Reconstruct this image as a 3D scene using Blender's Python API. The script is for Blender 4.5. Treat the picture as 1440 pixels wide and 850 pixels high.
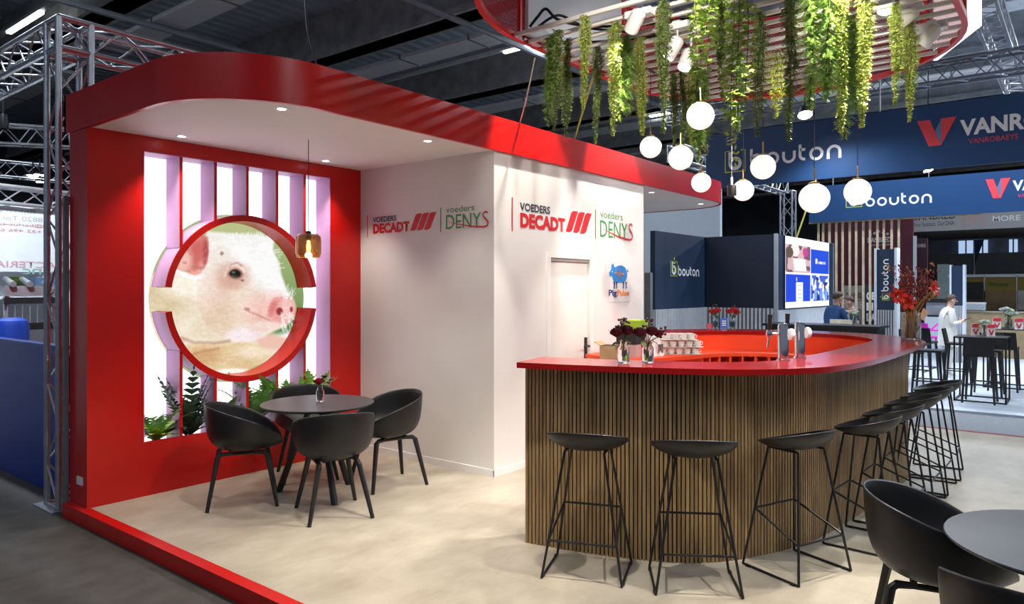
import bpy, bmesh, math, random
import numpy as np
from mathutils import Vector, Matrix
random.seed(7); rng = np.random.default_rng(7)
for o in list(bpy.data.objects): bpy.data.objects.remove(o)
scene = bpy.context.scene
COL = scene.collection
# ------------------------------------------------------------ camera
TH = math.radians(38.5); CT, ST = math.cos(TH), math.sin(TH)
F = 1020.0; HY = 406.0; CX = 720.0; EYE = 1.66      # focal length in pixels, horizon row, centre column, eye height
cam = bpy.data.cameras.new('camera'); camo = bpy.data.objects.new('camera', cam); COL.objects.link(camo)
cam.sensor_width = 36; cam.lens = F/1440*36; cam.shift_y = -(425-HY)/1440
cam.clip_start = .05; cam.clip_end = 300
camo.location = (0, 0, EYE); camo.rotation_euler = (math.pi/2, 0, TH-math.pi/2)
scene.camera = camo
# ------------------------------------------------------------ world, view, hall light
scene.view_settings.view_transform = 'Standard'; scene.view_settings.look = 'None'
scene.view_settings.exposure = 0.0; scene.view_settings.gamma = 1; scene.view_settings.use_curve_mapping = False
w = bpy.data.worlds.new('world'); scene.world = w; w.use_nodes = True
bg = w.node_tree.nodes['Background']; bg.inputs[0].default_value = (.62, .74, 1, 1); bg.inputs[1].default_value = .24
def area(loc, size, sizey, energy, col, rot=(0,0,0), name='hall_lamp_light'):
    l = bpy.data.lights.new(name, 'AREA'); l.shape = 'RECTANGLE'; l.size = size; l.size_y = sizey
    l.energy = energy; l.color = col
    o = bpy.data.objects.new(name, l); COL.objects.link(o); o.location = loc; o.rotation_euler = rot
    return o
HALL = (.80, .89, 1.0)
for x, y, e in ((-4, 2, 150), (2.9, 10.5, 420), (2.6, -5, 260), (12.1, -5, 800), (12.1, 9, 200), (18.0, 3, 420), (26.0, 2, 600), (26.0, -6, 700)):
    area((x, y, 6.75), .25, 6.0, e, HALL)
# ------------------------------------------------------------ measuring helpers (pixel of the 1440x850 frame -> point of the place)
def uu(px): return (px-CX)/F
def P(px, py, d):
    u = uu(px); return Vector((d*(CT+ST*u), d*(ST-CT*u), EYE+(HY-py)*d/F))
def PX(px, py, X): return P(px, py, X/(CT+ST*uu(px)))
def PY(px, py, Y): return P(px, py, Y/(ST-CT*uu(px)))
def PZ(px, py, z): return P(px, py, F*(EYE-z)/(py-HY))
# ------------------------------------------------------------ materials
MATS = {}
def mat(name, col, rough=.5, metal=0, noise=0, nscale=8, bump=0, bscale=60, spec=.5, emit=None, estr=0, trans=0, alpha=1, coat=0, col2=None, ior=1.45):
    if name in MATS: return MATS[name]
    m = bpy.data.materials.new(name); m.use_nodes = True; nt = m.node_tree; n = nt.nodes; L = nt.links
    b = n['Principled BSDF']
    b.inputs['Base Color'].default_value = (*col, 1); b.inputs['Roughness'].default_value = rough
    b.inputs['Metallic'].default_value = metal; b.inputs['Specular IOR Level'].default_value = spec
    b.inputs['Transmission Weight'].default_value = trans; b.inputs['Alpha'].default_value = alpha
    b.inputs['Coat Weight'].default_value = coat; b.inputs['IOR'].default_value = ior
    if emit: b.inputs['Emission Color'].default_value = (*emit, 1); b.inputs['Emission Strength'].default_value = estr
    if noise or bump:
        tc = n.new('ShaderNodeTexCoord')
    if noise:
        t = n.new('ShaderNodeTexNoise'); t.inputs['Scale'].default_value = nscale; t.inputs['Detail'].default_value = 4
        L.new(tc.outputs['Object'], t.inputs['Vector'])
        r = n.new('ShaderNodeValToRGB')
        c2 = col2 or tuple(max(0, c*(1-noise)) for c in col)
        c1 = col if col2 else tuple(min(1, c*(1+noise)) for c in col)
        r.color_ramp.elements[0].position = .3; r.color_ramp.elements[1].position = .7
        r.color_ramp.elements[0].color = (*c2, 1); r.color_ramp.elements[1].color = (*c1, 1)
        L.new(t.outputs['Fac'], r.inputs['Fac']); L.new(r.outputs['Color'], b.inputs['Base Color'])
    if bump:
        t2 = n.new('ShaderNodeTexNoise'); t2.inputs['Scale'].default_value = bscale
        L.new(tc.outputs['Object'], t2.inputs['Vector'])
        bp = n.new('ShaderNodeBump'); bp.inputs['Strength'].default_value = bump; bp.inputs['Distance'].default_value = .01
        L.new(t2.outputs['Fac'], bp.inputs['Height']); L.new(bp.outputs['Normal'], b.inputs['Normal'])
    MATS[name] = m; return m
def srgb(r, g, b):
    f = lambda c: (c/255/12.92) if c <= 10 else ((c/255+.055)/1.055)**2.4
    return (f(r), f(g), f(b))
RED = mat('red_lacquer', (.56, .006, .004), .30, noise=.05, nscale=2)
REDTOP = mat('red_counter_laminate', (.27, .005, .005), .2, noise=.05, nscale=3)
REDIN = mat('red_lining_warm_light', (.80, .065, .014), .5, noise=.05, nscale=3)  # orange in this red paints in the warm light inside the bar
LAV = mat('fin_side_bounce_tint', (.50, .27, .47), .45, noise=.03, nscale=3)  # lavender puts red bounce and panel light into the colour of these sides
WHITE = mat('white_wall_paint', (.75, .735, .71), .6, noise=.02, nscale=3, bump=.02)
CEILW = mat('canopy_ceiling_paint', (.86, .85, .86), .6, noise=.015, nscale=2)
TRIMW = mat('white_trim', (.80, .79, .77), .45, noise=.02)
BLACKP = mat('black_plastic', (.012, .012, .013), .42, noise=.2, nscale=10, bump=.02, bscale=300)
BLACKM = mat('black_metal', (.010, .010, .011), .38, noise=.2, nscale=15)
BLACKW = mat('black_wood', (.012, .011, .011), .45, noise=.25, nscale=20)
TABLETOP = mat('anthracite_laminate', (.055, .056, .062), .42, noise=.06, nscale=6)
ALU = mat('aluminium', (.50, .52, .55), .34, .9, noise=.12, nscale=12)
STEEL = mat('polished_steel', (.72, .72, .72), .12, 1, noise=.03)
BRASS = mat('brass', (.55, .38, .14), .3, 1, noise=.05)
NAVY = mat('navy_panel', (.012, .028, .066), .5, noise=.06, nscale=4)
NAVYB = mat('navy_banner', (.011, .054, .16), .45, noise=.05, nscale=2)
WHITEP = mat('white_plastic', (.78, .77, .75), .4, noise=.02)
GLASS = mat('clear_glass', (1, 1, 1), .02, trans=1, ior=1.45, noise=.01)
PRINTW = mat('white_print', (.85, .86, .87), .5, noise=.01)
LIME = mat('lime_print', (.55, .70, .06), .5, noise=.02)
CONC = mat('concrete', (.50, .51, .51), .8, noise=.25, nscale=3, bump=.1, bscale=20)
CHROME = STEEL
# ------------------------------------------------------------ mesh builder
class MB:
    def __init__(s): s.v = []; s.f = []
    def add(s, vs, fs, M=None):
        k = len(s.v)
        if M is not None: vs = [tuple(M @ Vector(v)) for v in vs]
        s.v += [tuple(v) for v in vs]; s.f += [tuple(i+k for i in f) for f in fs]; return s
    def box(s, x0, x1, y0, y1, z0, z1, M=None):
        vs = [(x0,y0,z0),(x1,y0,z0),(x1,y1,z0),(x0,y1,z0),(x0,y0,z1),(x1,y0,z1),(x1,y1,z1),(x0,y1,z1)]
        return s.add(vs, [(0,3,2,1),(4,5,6,7),(0,1,5,4),(1,2,6,5),(2,3,7,6),(3,0,4,7)], M)
    def tube(s, pts, r, n=8, closed=False, M=None):
        pts = [Vector(p) for p in pts]; m = len(pts)
        rs = r if isinstance(r, (list, tuple)) else [r]*m
        vs = []; fs = []
        up = None
        for i, p in enumerate(pts):
            a = pts[(i-1) % m] if (closed or i) else p
            b = pts[(i+1) % m] if (closed or i < m-1) else p
            t = (b-a).normalized() if (b-a).length > 1e-9 else Vector((0,0,1))
            if up is None:
                up = Vector((0,0,1)) if abs(t.z) < .9 else Vector((1,0,0))
            x = up.cross(t)
            if x.length < 1e-4: x = Vector((1,0,0)).cross(t)
            x.normalize(); y = t.cross(x); up = y
            for k in range(n):
                q = 2*math.pi*k/n; vs.append(p+(x*math.cos(q)+y*math.sin(q))*rs[i])
        for i in range(m if closed else m-1):
            j = (i+1) % m
            for k in range(n):
                k2 = (k+1) % n; fs.append((i*n+k, i*n+k2, j*n+k2, j*n+k))
        if not closed:
            fs.append(tuple(reversed(range(n)))); fs.append(tuple(range((m-1)*n, m*n)))
        return s.add(vs, fs, M)
    def lathe(s, prof, n=24, M=None, cap=True):
        vs = []; fs = []; m = len(prof)
        for r, z in prof:
            for k in range(n):
                q = 2*math.pi*k/n; vs.append((r*math.cos(q), r*math.sin(q), z))
        for i in range(m-1):
            for k in range(n):
                k2 = (k+1) % n; fs.append((i*n+k, i*n+k2, (i+1)*n+k2, (i+1)*n+k))
        if cap:
            fs.append(tuple(reversed(range(n)))); fs.append(tuple(range((m-1)*n, m*n)))
        return s.add(vs, fs, M)
    def prism(s, poly, z0, z1, M=None):
        n = len(poly)
        vs = [(x, y, z0) for x, y in poly]+[(x, y, z1) for x, y in poly]
        fs = [tuple(reversed(range(n))), tuple(range(n, 2*n))]+[(i, (i+1) % n, n+(i+1) % n, n+i) for i in range(n)]
        return s.add(vs, fs, M)
    def strip(s, A, B, z0, z1, closed=False):
        """solid band between plan polylines A and B (same length)"""
        n = len(A); vs = []
        for (ax, ay), (bx, by) in zip(A, B):
            vs += [(ax,ay,z0),(bx,by,z0),(bx,by,z1),(ax,ay,z1)]
        fs = []
        for i in range(n if closed else n-1):
            a = 4*i; b = 4*((i+1) % n)
            for k in range(4):
                k2 = (k+1) % 4; fs.append((a+k, a+k2, b+k2, b+k))
        if not closed: fs += [(3,2,1,0), tuple(4*(n-1)+k for k in range(4))]
        return s.add(vs, fs)
    def mesh(s, name, smooth=False):
        me = bpy.data.meshes.new(name); me.from_pydata(s.v, [], s.f); me.update()
        bm = bmesh.new(); bm.from_mesh(me); bmesh.ops.recalc_face_normals(bm, faces=bm.faces); bm.to_mesh(me); bm.free()
        if smooth: smooth_mesh(me)
        return me
    def build(s, name, m, parent=None, smooth=False, loc=None):
        return obj(name, s.mesh(name, smooth), m, parent, loc)
def smooth_mesh(me, ang=40):
    me.polygons.foreach_set('use_smooth', [True]*len(me.polygons))
    try: me.set_sharp_from_angle(angle=math.radians(ang))
    except Exception: pass
def obj(name, me, m, parent=None, loc=None):
    o = bpy.data.objects.new(name, me); COL.objects.link(o)
    if m is not None and not me.materials: me.materials.append(m)
    if parent is not None: o.parent = parent
    if loc is not None: o.location = loc
    return o
def tag(o, label=None, cat=None, group=None, kind=None):
    if label: o['label'] = label
    if cat: o['category'] = cat
    if group: o['group'] = group
    if kind: o['kind'] = kind
    return o
def thing(name, label, cat, loc=(0,0,0), rz=0, group=None):
    o = bpy.data.objects.new(name, None); COL.objects.link(o); o.location = loc; o.rotation_euler = (0,0,rz)
    o.empty_display_size = .1
    return tag(o, label, cat, group)
def struct(name, mb, m, smooth=False, label=None):
    o = mb.build(name, m, None, smooth) if isinstance(mb, MB) else obj(name, mb, m)
    o['kind'] = 'structure'
    if label: o['label'] = label
    return o
def dup(root, loc=None, rz=None, label=None):
    def cp(o, par):
        c = o.copy(); COL.objects.link(c); c.parent = par
        for ch in KIDS.get(o.name, []): cp(ch, c)
        return c
    KIDS = {}
    def walk(o):
        KIDS[o.name] = list(o.children)
        for c in o.children: walk(c)
    walk(root); r = cp(root, None)
    if loc is not None: r.location = loc
    if rz is not None: r.rotation_euler = (0,0,rz)
    if label: r['label'] = label
    return r
def T(x=0, y=0, z=0): return Matrix.Translation((x,y,z))
def Rz(a): return Matrix.Rotation(a, 4, 'Z')
def Rx(a): return Matrix.Rotation(a, 4, 'X')
def Ry(a): return Matrix.Rotation(a, 4, 'Y')
def look(loc, to, up='Y'):
    d = Vector(to)-Vector(loc); return d.to_track_quat('-Z', up).to_euler()
def spot(loc, to, energy, col=(1,.93,.84), ang=50, blend=.5, r=.04, name='spot_light', parent=None):
    l = bpy.data.lights.new(name, 'SPOT'); l.energy = energy; l.color = col; l.spot_size = math.radians(ang); l.spot_blend = blend
    l.shadow_soft_size = r
    o = bpy.data.objects.new(name, l); COL.objects.link(o); o.location = loc; o.rotation_euler = look(loc, to)
    if parent: o.parent = parent
    return o
def point(loc, energy, col, r=.05, name='lamp_light'):
    l = bpy.data.lights.new(name, 'POINT'); l.energy = energy; l.color = col; l.shadow_soft_size = r
    o = bpy.data.objects.new(name, l); COL.objects.link(o); o.location = loc; return o
# ------------------------------------------------------------ flat print helpers (local x right, local y up, local z out of the wall)
def frame(origin, u):
    u = Vector(u).normalized(); v = Vector((0,0,1)); n = u.cross(v)
    M = Matrix((( u.x, v.x, n.x, origin[0]), (u.y, v.y, n.y, origin[1]), (u.z, v.z, n.z, origin[2]), (0,0,0,1)))
    return M
def text_mesh(s, w, h, bold=0, spacing=1.0, mirror=False, thick=.003):
    """lettering scaled to fill a w x h box with its lower left corner at the origin"""
    cu = bpy.data.curves.new('t', 'FONT'); cu.body = s; cu.size = 1; cu.offset = bold; cu.space_character = spacing
    cu.resolution_u = 3
    ob = bpy.data.objects.new('t', cu)
    me = bpy.data.meshes.new_from_object(ob); bpy.data.objects.remove(ob); bpy.data.curves.remove(cu)
    co = np.empty(len(me.vertices)*3); me.vertices.foreach_get('co', co); co = co.reshape(-1,3)
    lo, hi = co.min(0), co.max(0); ext = np.maximum(hi-lo, 1e-6)
    co = (co-lo)/ext; co[:,0] *= w; co[:,1] *= h; co[:,2] = thick
    if mirror: co[:,0] = w-co[:,0]
    me.vertices.foreach_set('co', co.ravel()); me.update(); me.name = 'lettering'
    return me
def letters(s, M, x, y, w, h, m, parent, bold=0, name='lettering', mirror=False, spacing=1.0, thick=.003):
    me = text_mesh(s, w, h, bold, spacing, mirror, thick); me.transform(M @ T(x, y, 0))
    return obj(name, me, m, parent)
def stroke(mb, pts, wd, M, z=.003, closed=False):
    """flat line of width wd"""
    pts = [Vector((p[0], p[1])) for p in pts]; n = len(pts); vs = []; fs = []
    ws = wd if isinstance(wd, (list, tuple)) else [wd]*n
    for i, p in enumerate(pts):
        a = pts[(i-1) % n] if (closed or i) else p; b = pts[(i+1) % n] if (closed or i < n-1) else p
        t = (b-a).normalized(); nn = Vector((-t.y, t.x))*ws[i]/2
        vs += [(p.x+nn.x, p.y+nn.y, z), (p.x-nn.x, p.y-nn.y, z)]
    for i in range(n if closed else n-1):
        j = (i+1) % n; fs.append((2*i, 2*i+1, 2*j+1, 2*j))
    mb.add(vs, fs, M)
def arc(cx, cy, r, a0, a1, n=16, ry=None):
    ry = ry or r
    return [(cx+r*math.cos(math.radians(a0+(a1-a0)*i/n)), cy+ry*math.sin(math.radians(a0+(a1-a0)*i/n))) for i in range(n+1)]
def flat(mb, poly, M, z=.003):
    mb.add([(x, y, z) for x, y in poly], [tuple(range(len(poly)))], M)
def rect(mb, x0, y0, x1, y1, M, z=.003): flat(mb, [(x0,y0),(x1,y0),(x1,y1),(x0,y1)], M, z)
def bouton_word(M, x, y, h, m, parent, z=.004):
    """the rounded lower case word; x-height .7h, ascender h; every letter its own part"""
    k = h; t = .15*k; r = .29*k; X = x; q = .35*k+y
    def L(strokes):
        mb = MB()
        for st in strokes: stroke(mb, st, t, M, z)
        mb.build('letter', m, parent)
    L([[(X+t/2, y+k), (X+t/2, q)]+arc(X+t/2+r, q, r, 180, 360, 14)+arc(X+t/2+r, q, r, 0, 160, 10)]); X += 2*r+2.1*t
    L([arc(X+t/2+r, q, r, 0, 360, 28)]); X += 2*r+2.1*t
    L([[(X+t/2, q+r), (X+t/2, q)]+arc(X+t/2+r, q, r, 180, 360, 14)+[(X+t/2+2*r, q+r)]]); X += 2*r+2.0*t
    L([[(X+t/2, y+.93*k), (X+t/2, q)]+arc(X+t/2+r*.8, q, r*.8, 180, 280, 10), [(X+t/2, q+r), (X+t/2+r*.95, q+r)]]); X += 1.25*r+1.3*t
    L([arc(X+t/2+r, q, r, 0, 360, 28)]); X += 2*r+2.1*t
    L([[(X+t/2, q-r-t/2), (X+t/2, q)]+arc(X+t/2+r, q, r, 180, 0, 14)+[(X+t/2+2*r, q-r-t/2)]]); X += 2*r+t
    return X-x
def bouton_mark(M, x, y, h, parent, z=.004):
    mb = MB(); t = .04*h
    stroke(mb, [(x,y),(x+.8*h,y),(x+.8*h,y+.82*h),(x+.62*h,y+.82*h)], t, M, z)
    stroke(mb, [(x,y),(x,y+.82*h),(x+.2*h,y+.82*h)], t, M, z)
    mb.build('logo_frame', LIME, parent)
    mb = MB(); r = .2*h; q = y+.32*h; tt = .13*h
    stroke(mb, [(x+.2*h, y+.78*h), (x+.2*h, q)]+arc(x+.2*h+r, q, r, 180, 520, 24), tt, M, z+.001)
    mb.build('logo_letter', PRINTW, parent)
    mb = MB()
    for a, b, ang in ((.42, .95, 80), (.34, .75, 140), (.5, .72, 35), (.36, .5, 150), (.5, .45, 30), (.42, .25, 100)):
        ca, sa = math.cos(math.radians(ang)), math.sin(math.radians(ang)); l = .11*h; wv = .045*h
        pts = [(-l,0),(-.3*l,wv),(.4*l,wv*.9),(l,0),(.4*l,-wv*.9),(-.3*l,-wv)]
        flat(mb, [(x+a*h+px*ca-py*sa, y+b*h+px*sa+py*ca) for px, py in pts], M, z+.002)
    mb.build('logo_leaf', LIME, parent)
# ============================================================ THE SETTING: hall floor, platform, walls, canopy
def floor_mat():
    m = bpy.data.materials.new('vinyl_concrete'); m.use_nodes = True; nt = m.node_tree; n = nt.nodes; L = nt.links; b = n['Principled BSDF']
    tc = n.new('ShaderNodeTexCoord')
    t = n.new('ShaderNodeTexNoise'); t.inputs['Scale'].default_value = 1.6; t.inputs['Detail'].default_value = 8; t.inputs['Roughness'].default_value = .65
    mp = n.new('ShaderNodeMapping'); mp.inputs['Scale'].default_value = (1, 1.6, 1)
    L.new(tc.outputs['Object'], mp.inputs['Vector']); L.new(mp.outputs['Vector'], t.inputs['Vector'])
    r = n.new('ShaderNodeValToRGB'); r.color_ramp.elements[0].position = .33; r.color_ramp.elements[1].position = .68
    r.color_ramp.elements[0].color = (.34, .29, .22, 1); r.color_ramp.elements[1].color = (.53, .47, .375, 1)
    L.new(t.outputs['Fac'], r.inputs['Fac'])
    br = n.new('ShaderNodeTexBrick'); br.inputs['Scale'].default_value = 1; br.inputs['Brick Width'].default_value = .93; br.inputs['Row Height'].default_value = .93
    br.inputs['Mortar Size'].default_value = .0015; br.inputs['Color1'].default_value = (1,1,1,1); br.inputs['Color2'].default_value = (.96,.96,.95,1); br.inputs['Mortar'].default_value = (.82,.8,.78,1)
    L.new(tc.outputs['Object'], br.inputs['Vector'])
    mx = n.new('ShaderNodeMix'); mx.data_type = 'RGBA'; mx.blend_type = 'MULTIPLY'; mx.inputs[0].default_value = 1
    L.new(r.outputs['Color'], mx.inputs[6]); L.new(br.outputs['Color'], mx.inputs[7]); L.new(mx.outputs[2], b.inputs['Base Color'])
    b.inputs['Roughness'].default_value = .42
    return m
struct('floor', MB().box(2.30, 9.86, -4, 6.2, -.1, 0), floor_mat(), label='beige concrete-look vinyl floor of the raised stand')
struct('floor_hall', MB().box(-30, 60, -40, 45, -.14, -.1), mat('hall_asphalt', (.062, .056, .05), .75, noise=.3, nscale=5, bump=.15, bscale=40), label='dark hall floor around the stands')
struct('floor_aisle', MB().box(9.95, 11.95, -12, 6, -.1, -.094), mat('aisle_carpet', (.20, .215, .235), .9, noise=.12, nscale=30, bump=.2, bscale=200), label='grey aisle carpet between the two stands')
struct('floor_neighbour', MB().box(11.95, 21.5, -12, 6.6, -.1, -.06), mat('neighbour_floor', (.52, .58, .66), .5, noise=.06, nscale=2), label='pale floor of the navy stand across the aisle')
struct('trim_1', MB().box(2.22, 2.30, -4, 6.2, -.1, .004), RED, label='red edge strip along the front of the platform')
struct('trim_2', MB().box(9.86, 9.93, -4, 4.2, -.1, .003), mat('dark_red_edge', (.22, .01, .02), .5, noise=.1), label='dark red edge strip at the aisle end of the platform')
# ---- red wall with the light box opening
YF, YB, YP = 5.90, 6.22, 6.13          # front, back, light panel
OX0, OX1, OZ0, OZ1 = 2.70, 4.52, .43, 2.76
m = MB()
m.box(2.28, OX0, YF, YB, 0, 2.88); m.box(OX1, 4.9, YF, YB, 0, 2.88); m.box(OX0, OX1, YF, YB, OZ1, 2.88)
m.box(OX0, OX1, YF, YF+.03, 0, OZ0); m.box(OX0, OX1, YP+.03, YB, 0, OZ1)
wl = struct('wall_left', m, RED, label='red lacquered end wall with the lit opening')
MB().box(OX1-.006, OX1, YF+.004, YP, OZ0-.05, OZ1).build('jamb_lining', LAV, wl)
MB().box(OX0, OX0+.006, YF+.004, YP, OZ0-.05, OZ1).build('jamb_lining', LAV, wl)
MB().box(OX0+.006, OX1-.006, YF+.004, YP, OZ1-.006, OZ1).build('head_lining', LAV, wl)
MB().box(OX0, OX1, YF+.03, YP, 0, OZ0-.07).build('planter_soil', mat('soil', (.03, .02, .013), .95, noise=.4, nscale=40, bump=.8, bscale=80), wl)
so = MB().box(2.268, 2.28, 5.97, 6.06, .165, .225).build('socket_plate', WHITEP, wl); so['label'] = 'white socket plate low on the wall end'
RC = (3.605, 1.57); RO, RI, GAP = .745, .69, .105
for k in range(1, 6):                   # vertical fins, interrupted by the ring
    x = OX0+(OX1-OX0)*k/6; dx = x-RC[0]; h = math.sqrt(RO**2-dx*dx)-.01
    for z0, z1 in ((OZ0-.06, RC[1]-h), (RC[1]+h, OZ1-.006)):
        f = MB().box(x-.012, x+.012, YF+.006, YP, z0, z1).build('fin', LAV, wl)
        MB().box(x-.0125, x+.0125, YF-.002, YF+.006, max(z0, OZ0), z1).build('fin_edge', RED, f)
def ring_arc(r0, r1, y0, y1, a0, a1, n=40):
    mb = MB(); vs = []; fs = []
    for i in range(n+1):
        a = math.radians(a0+(a1-a0)*i/n); ca, sa = math.cos(a), math.sin(a)
        for r, y in ((r0,y0),(r1,y0),(r1,y1),(r0,y1)): vs.append((RC[0]+r*ca, y, RC[1]+r*sa))
    for i in range(n):
        for k in range(4): fs.append((4*i+k, 4*i+(k+1)%4, 4*i+4+(k+1)%4, 4*i+4+k))
    fs += [(0,1,2,3), (4*n,4*n+1,4*n+2,4*n+3)]
    return mb.add(vs, fs)
ga = math.degrees(math.asin(GAP/RO))
for a0, a1 in ((ga, 180-ga), (180+ga, 360-ga)):
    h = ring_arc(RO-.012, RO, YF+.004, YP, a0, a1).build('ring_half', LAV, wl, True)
    ring_arc(RI, RO-.012, YF+.004, YP, a0, a1).build('ring_lining', RED, h, True)
    ring_arc(RI, RO, YF-.008, YF+.004, a0, a1).build('ring_edge', RED, h, True)
# ---- backlit panel and the round animal photograph printed on it
LB = mat('lightbox_white', (1,1,1), .5, emit=(.90, .95, 1.0), estr=1.5, noise=.01)
lb = MB().box(OX0, OX1, YP+.002, YP+.03, OZ0-.07, OZ1).build('backlit_panel', LB); tag(lb, 'white backlit panel behind the red fins and ring', 'light box')
def poly_mask(pts, X, Y, soft):
    """soft inside mask of a polygon"""
    pts = np.array(pts, float); n = len(pts); inside = np.zeros(X.shape, bool); dist = np.full(X.shape, 1e9)
    for i in range(n):
        (x0, y0), (x1, y1) = pts[i], pts[(i+1) % n]
        c = ((y0 > Y) != (y1 > Y)) & (X < (x1-x0)*(Y-y0)/((y1-y0) if y1 != y0 else 1e-9)+x0)
        inside ^= c
        t = np.clip(((X-x0)*(x1-x0)+(Y-y0)*(y1-y0))/((x1-x0)**2+(y1-y0)**2), 0, 1)
        dist = np.minimum(dist, np.hypot(X-x0-t*(x1-x0), Y-y0-t*(y1-y0)))
    sd = np.where(inside, dist, -dist)
    return np.clip(.5+sd/(2*soft), 0, 1)
def ell(cx, cy, rx, ry, X, Y, soft, ang=0):
    a = math.radians(ang); x = (X-cx)*math.cos(a)+(Y-cy)*math.sin(a); y = -(X-cx)*math.sin(a)+(Y-cy)*math.cos(a)
    d = np.sqrt((x/rx)**2+(y/ry)**2); return np.clip((1-d)/soft+.5, 0, 1)
def seg(pts, X, Y, wd, soft):
    dist = np.full(X.shape, 1e9)
    for (x0, y0), (x1, y1) in zip(pts[:-1], pts[1:]):
        t = np.clip(((X-x0)*(x1-x0)+(Y-y0)*(y1-y0))/((x1-x0)**2+(y1-y0)**2+1e-9), 0, 1)
        dist = np.minimum(dist, np.hypot(X-x0-t*(x1-x0), Y-y0-t*(y1-y0)))
    return np.clip((wd-dist)/soft+.5, 0, 1)
def vnoise(shape, cells, seed):
    r = np.random.default_rng(seed); cy, cx = cells; g = r.random((cy+2, cx+2))
    yy = np.linspace(0, cy, shape[0]); xx = np.linspace(0, cx, shape[1]); yi = yy.astype(int); xi = xx.astype(int)
    fy = (yy-yi)[:, None]; fx = (xx-xi)[None, :]; fy = fy*fy*(3-2*fy); fx = fx*fx*(3-2*fx)
    return (g[yi][:, xi]*(1-fy)*(1-fx)+g[yi+1][:, xi]*fy*(1-fx)+g[yi][:, xi+1]*(1-fy)*fx+g[yi+1][:, xi+1]*fy*fx)
def pig_photo(X, Y):
    """sRGB picture of a piglet; X right, Y down, 0..850"""
    sh = X.shape; img = np.empty(sh+(3,)); 
    def over(col, a): 
        nonlocal img
        img = img*(1-a[..., None])+np.array(col, float)*a[..., None]
    n1 = vnoise(sh, (9, 9), 1); n2 = vnoise(sh, (40, 60), 2); n3 = vnoise(sh, (90, 34), 3); n4 = vnoise(sh, (120, 120), 4)
    img[:] = (168, 186, 128)
    over((120, 150, 92), np.clip((Y-200)/300, 0, 1)*np.clip((X-560)/100, 0, 1))
    over((188, 196, 140), ell(420, 100, 130, 50, X, Y, .8))
    over((84, 128, 72), ell(680, 560, 60, 90, X, Y, .9))
    over((250, 252, 250), poly_mask([(600,600),(740,560),(760,700),(600,720)], X, Y, 14))
    # body and chest
    over((240, 226, 202), poly_mask([(-60,330),(120,290),(330,330),(520,520),(560,640),(380,700),(240,660),(150,760),(-60,760)], X, Y, 12))
    over((226, 206, 170), ell(90, 430, 110, 70, X, Y, .8)); over((250, 240, 222), ell(210, 360, 110, 60, X, Y, .9))
    # far foreleg
    over((240, 196, 178), poly_mask([(520,600),(600,590),(690,620),(660,690),(560,700)], X, Y, 10))
    over((252, 238, 228), ell(585, 700, 60, 35, X, Y, .8))
    # head
    head = [(300,112),(350,118),(430,126),(520,134),(560,140),(590,138),(606,160),(600,205),(628,262),(640,322),(668,395),(694,430),(702,462),(692,520),(660,556),(610,574),(560,604),(500,622),(430,628),(360,604),(300,560),(250,470),(232,360),(258,270),(270,180)]
    hm = poly_mask(head, X, Y, 7); over((250, 246, 240), hm)
    over((246, 226, 208), hm*ell(400, 470, 190, 150, X, Y, .9))
    over((232, 206, 178), hm*ell(330, 520, 110, 90, X, Y, 1.0)*.8)
    over((255, 255, 255), hm*ell(500, 220, 140, 110, X, Y, .9)); over((255, 255, 255), hm*ell(585, 330, 60, 120, X, Y, .9, -25))
    over((236, 204, 190), hm*ell(360, 340, 80, 120, X, Y, 1.0)*.55)
    over((255, 240, 246), hm*ell(470, 600, 70, 40, X, Y, .9))
    # ear
    em = poly_mask([(160,292),(180,225),(225,160),(275,126),(300,140),(306,205),(296,262),(262,318),(236,322),(205,296)], X, Y, 6)
    over((240, 168, 156), em); over((214, 108, 102), em*ell(250, 210, 45, 70, X, Y, .9, 20)); over((248, 196, 186), em*ell(190, 250, 35, 50, X, Y, .9, 20))
    over((160, 60, 60), em*ell(292, 220, 14, 70, X, Y, .9)*.7)
    over((196, 120, 110), em*np.clip((n2-.55)*4, 0, 1)*.7)
    over((255, 250, 246), seg([(155,296),(205,318),(240,328),(262,322)], X, Y, 10, 8))
    # eye
    over((226, 184, 168), ell(425, 318, 66, 54, X, Y, .9)); over((180, 120, 112), seg([(388,300),(408,272),(438,262),(455,275)], X, Y, 5, 7))
    over((250, 236, 226), seg([(380,318),(400,276),(440,268),(470,300)], X, Y, 7, 9)*.7)
    over((146, 96, 88), ell(428, 313, 34, 26, X, Y, .35)); over((22, 28, 26), ell(427, 312, 25, 20, X, Y, .25)); over((90, 110, 96), ell(420, 304, 9, 6, X, Y, .6))
    over((150, 110, 100), ell(461, 342, 8, 6, X, Y, .6)); over((170, 140, 120), ell(366, 216, 8, 9, X, Y, .8))
    over((222, 178, 160), ell(395, 352, 50, 30, X, Y, 1.0)*.8)
    # snout and mouth
    over((246, 198, 188), hm*ell(600, 490, 120, 80, X, Y, .9)); over((238, 164, 158), ell(645, 482, 62, 62, X, Y, .3)); over((250, 204, 198), ell(668, 470, 32, 44, X, Y, .7))
    over((216, 120, 118), ell(600, 470, 16, 40, X, Y, .9, 20)*.8)
    over((150, 58, 62), ell(632, 487, 15, 17, X, Y, .5)); over((170, 74, 76), ell(686, 478, 7, 13, X, Y, .6))
    over((204, 146, 132), seg([(474,470),(492,486),(530,502),(590,530)], X, Y, 3, 8)); over((200, 140, 126), ell(484, 476, 12, 8, X, Y, .8))
    over((250, 226, 216), ell(560, 555, 60, 22, X, Y, .9))
    # foreleg under the chin
    over((176, 128, 106), seg([(180,604),(240,628),(330,632),(400,622)], X, Y, 5, 16)*.8)
    lm = poly_mask([(190,640),(260,632),(360,640),(450,628),(540,648),(606,680),(560,720),(480,760),(400,776),(330,768),(250,730),(200,690)], X, Y, 8)
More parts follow.
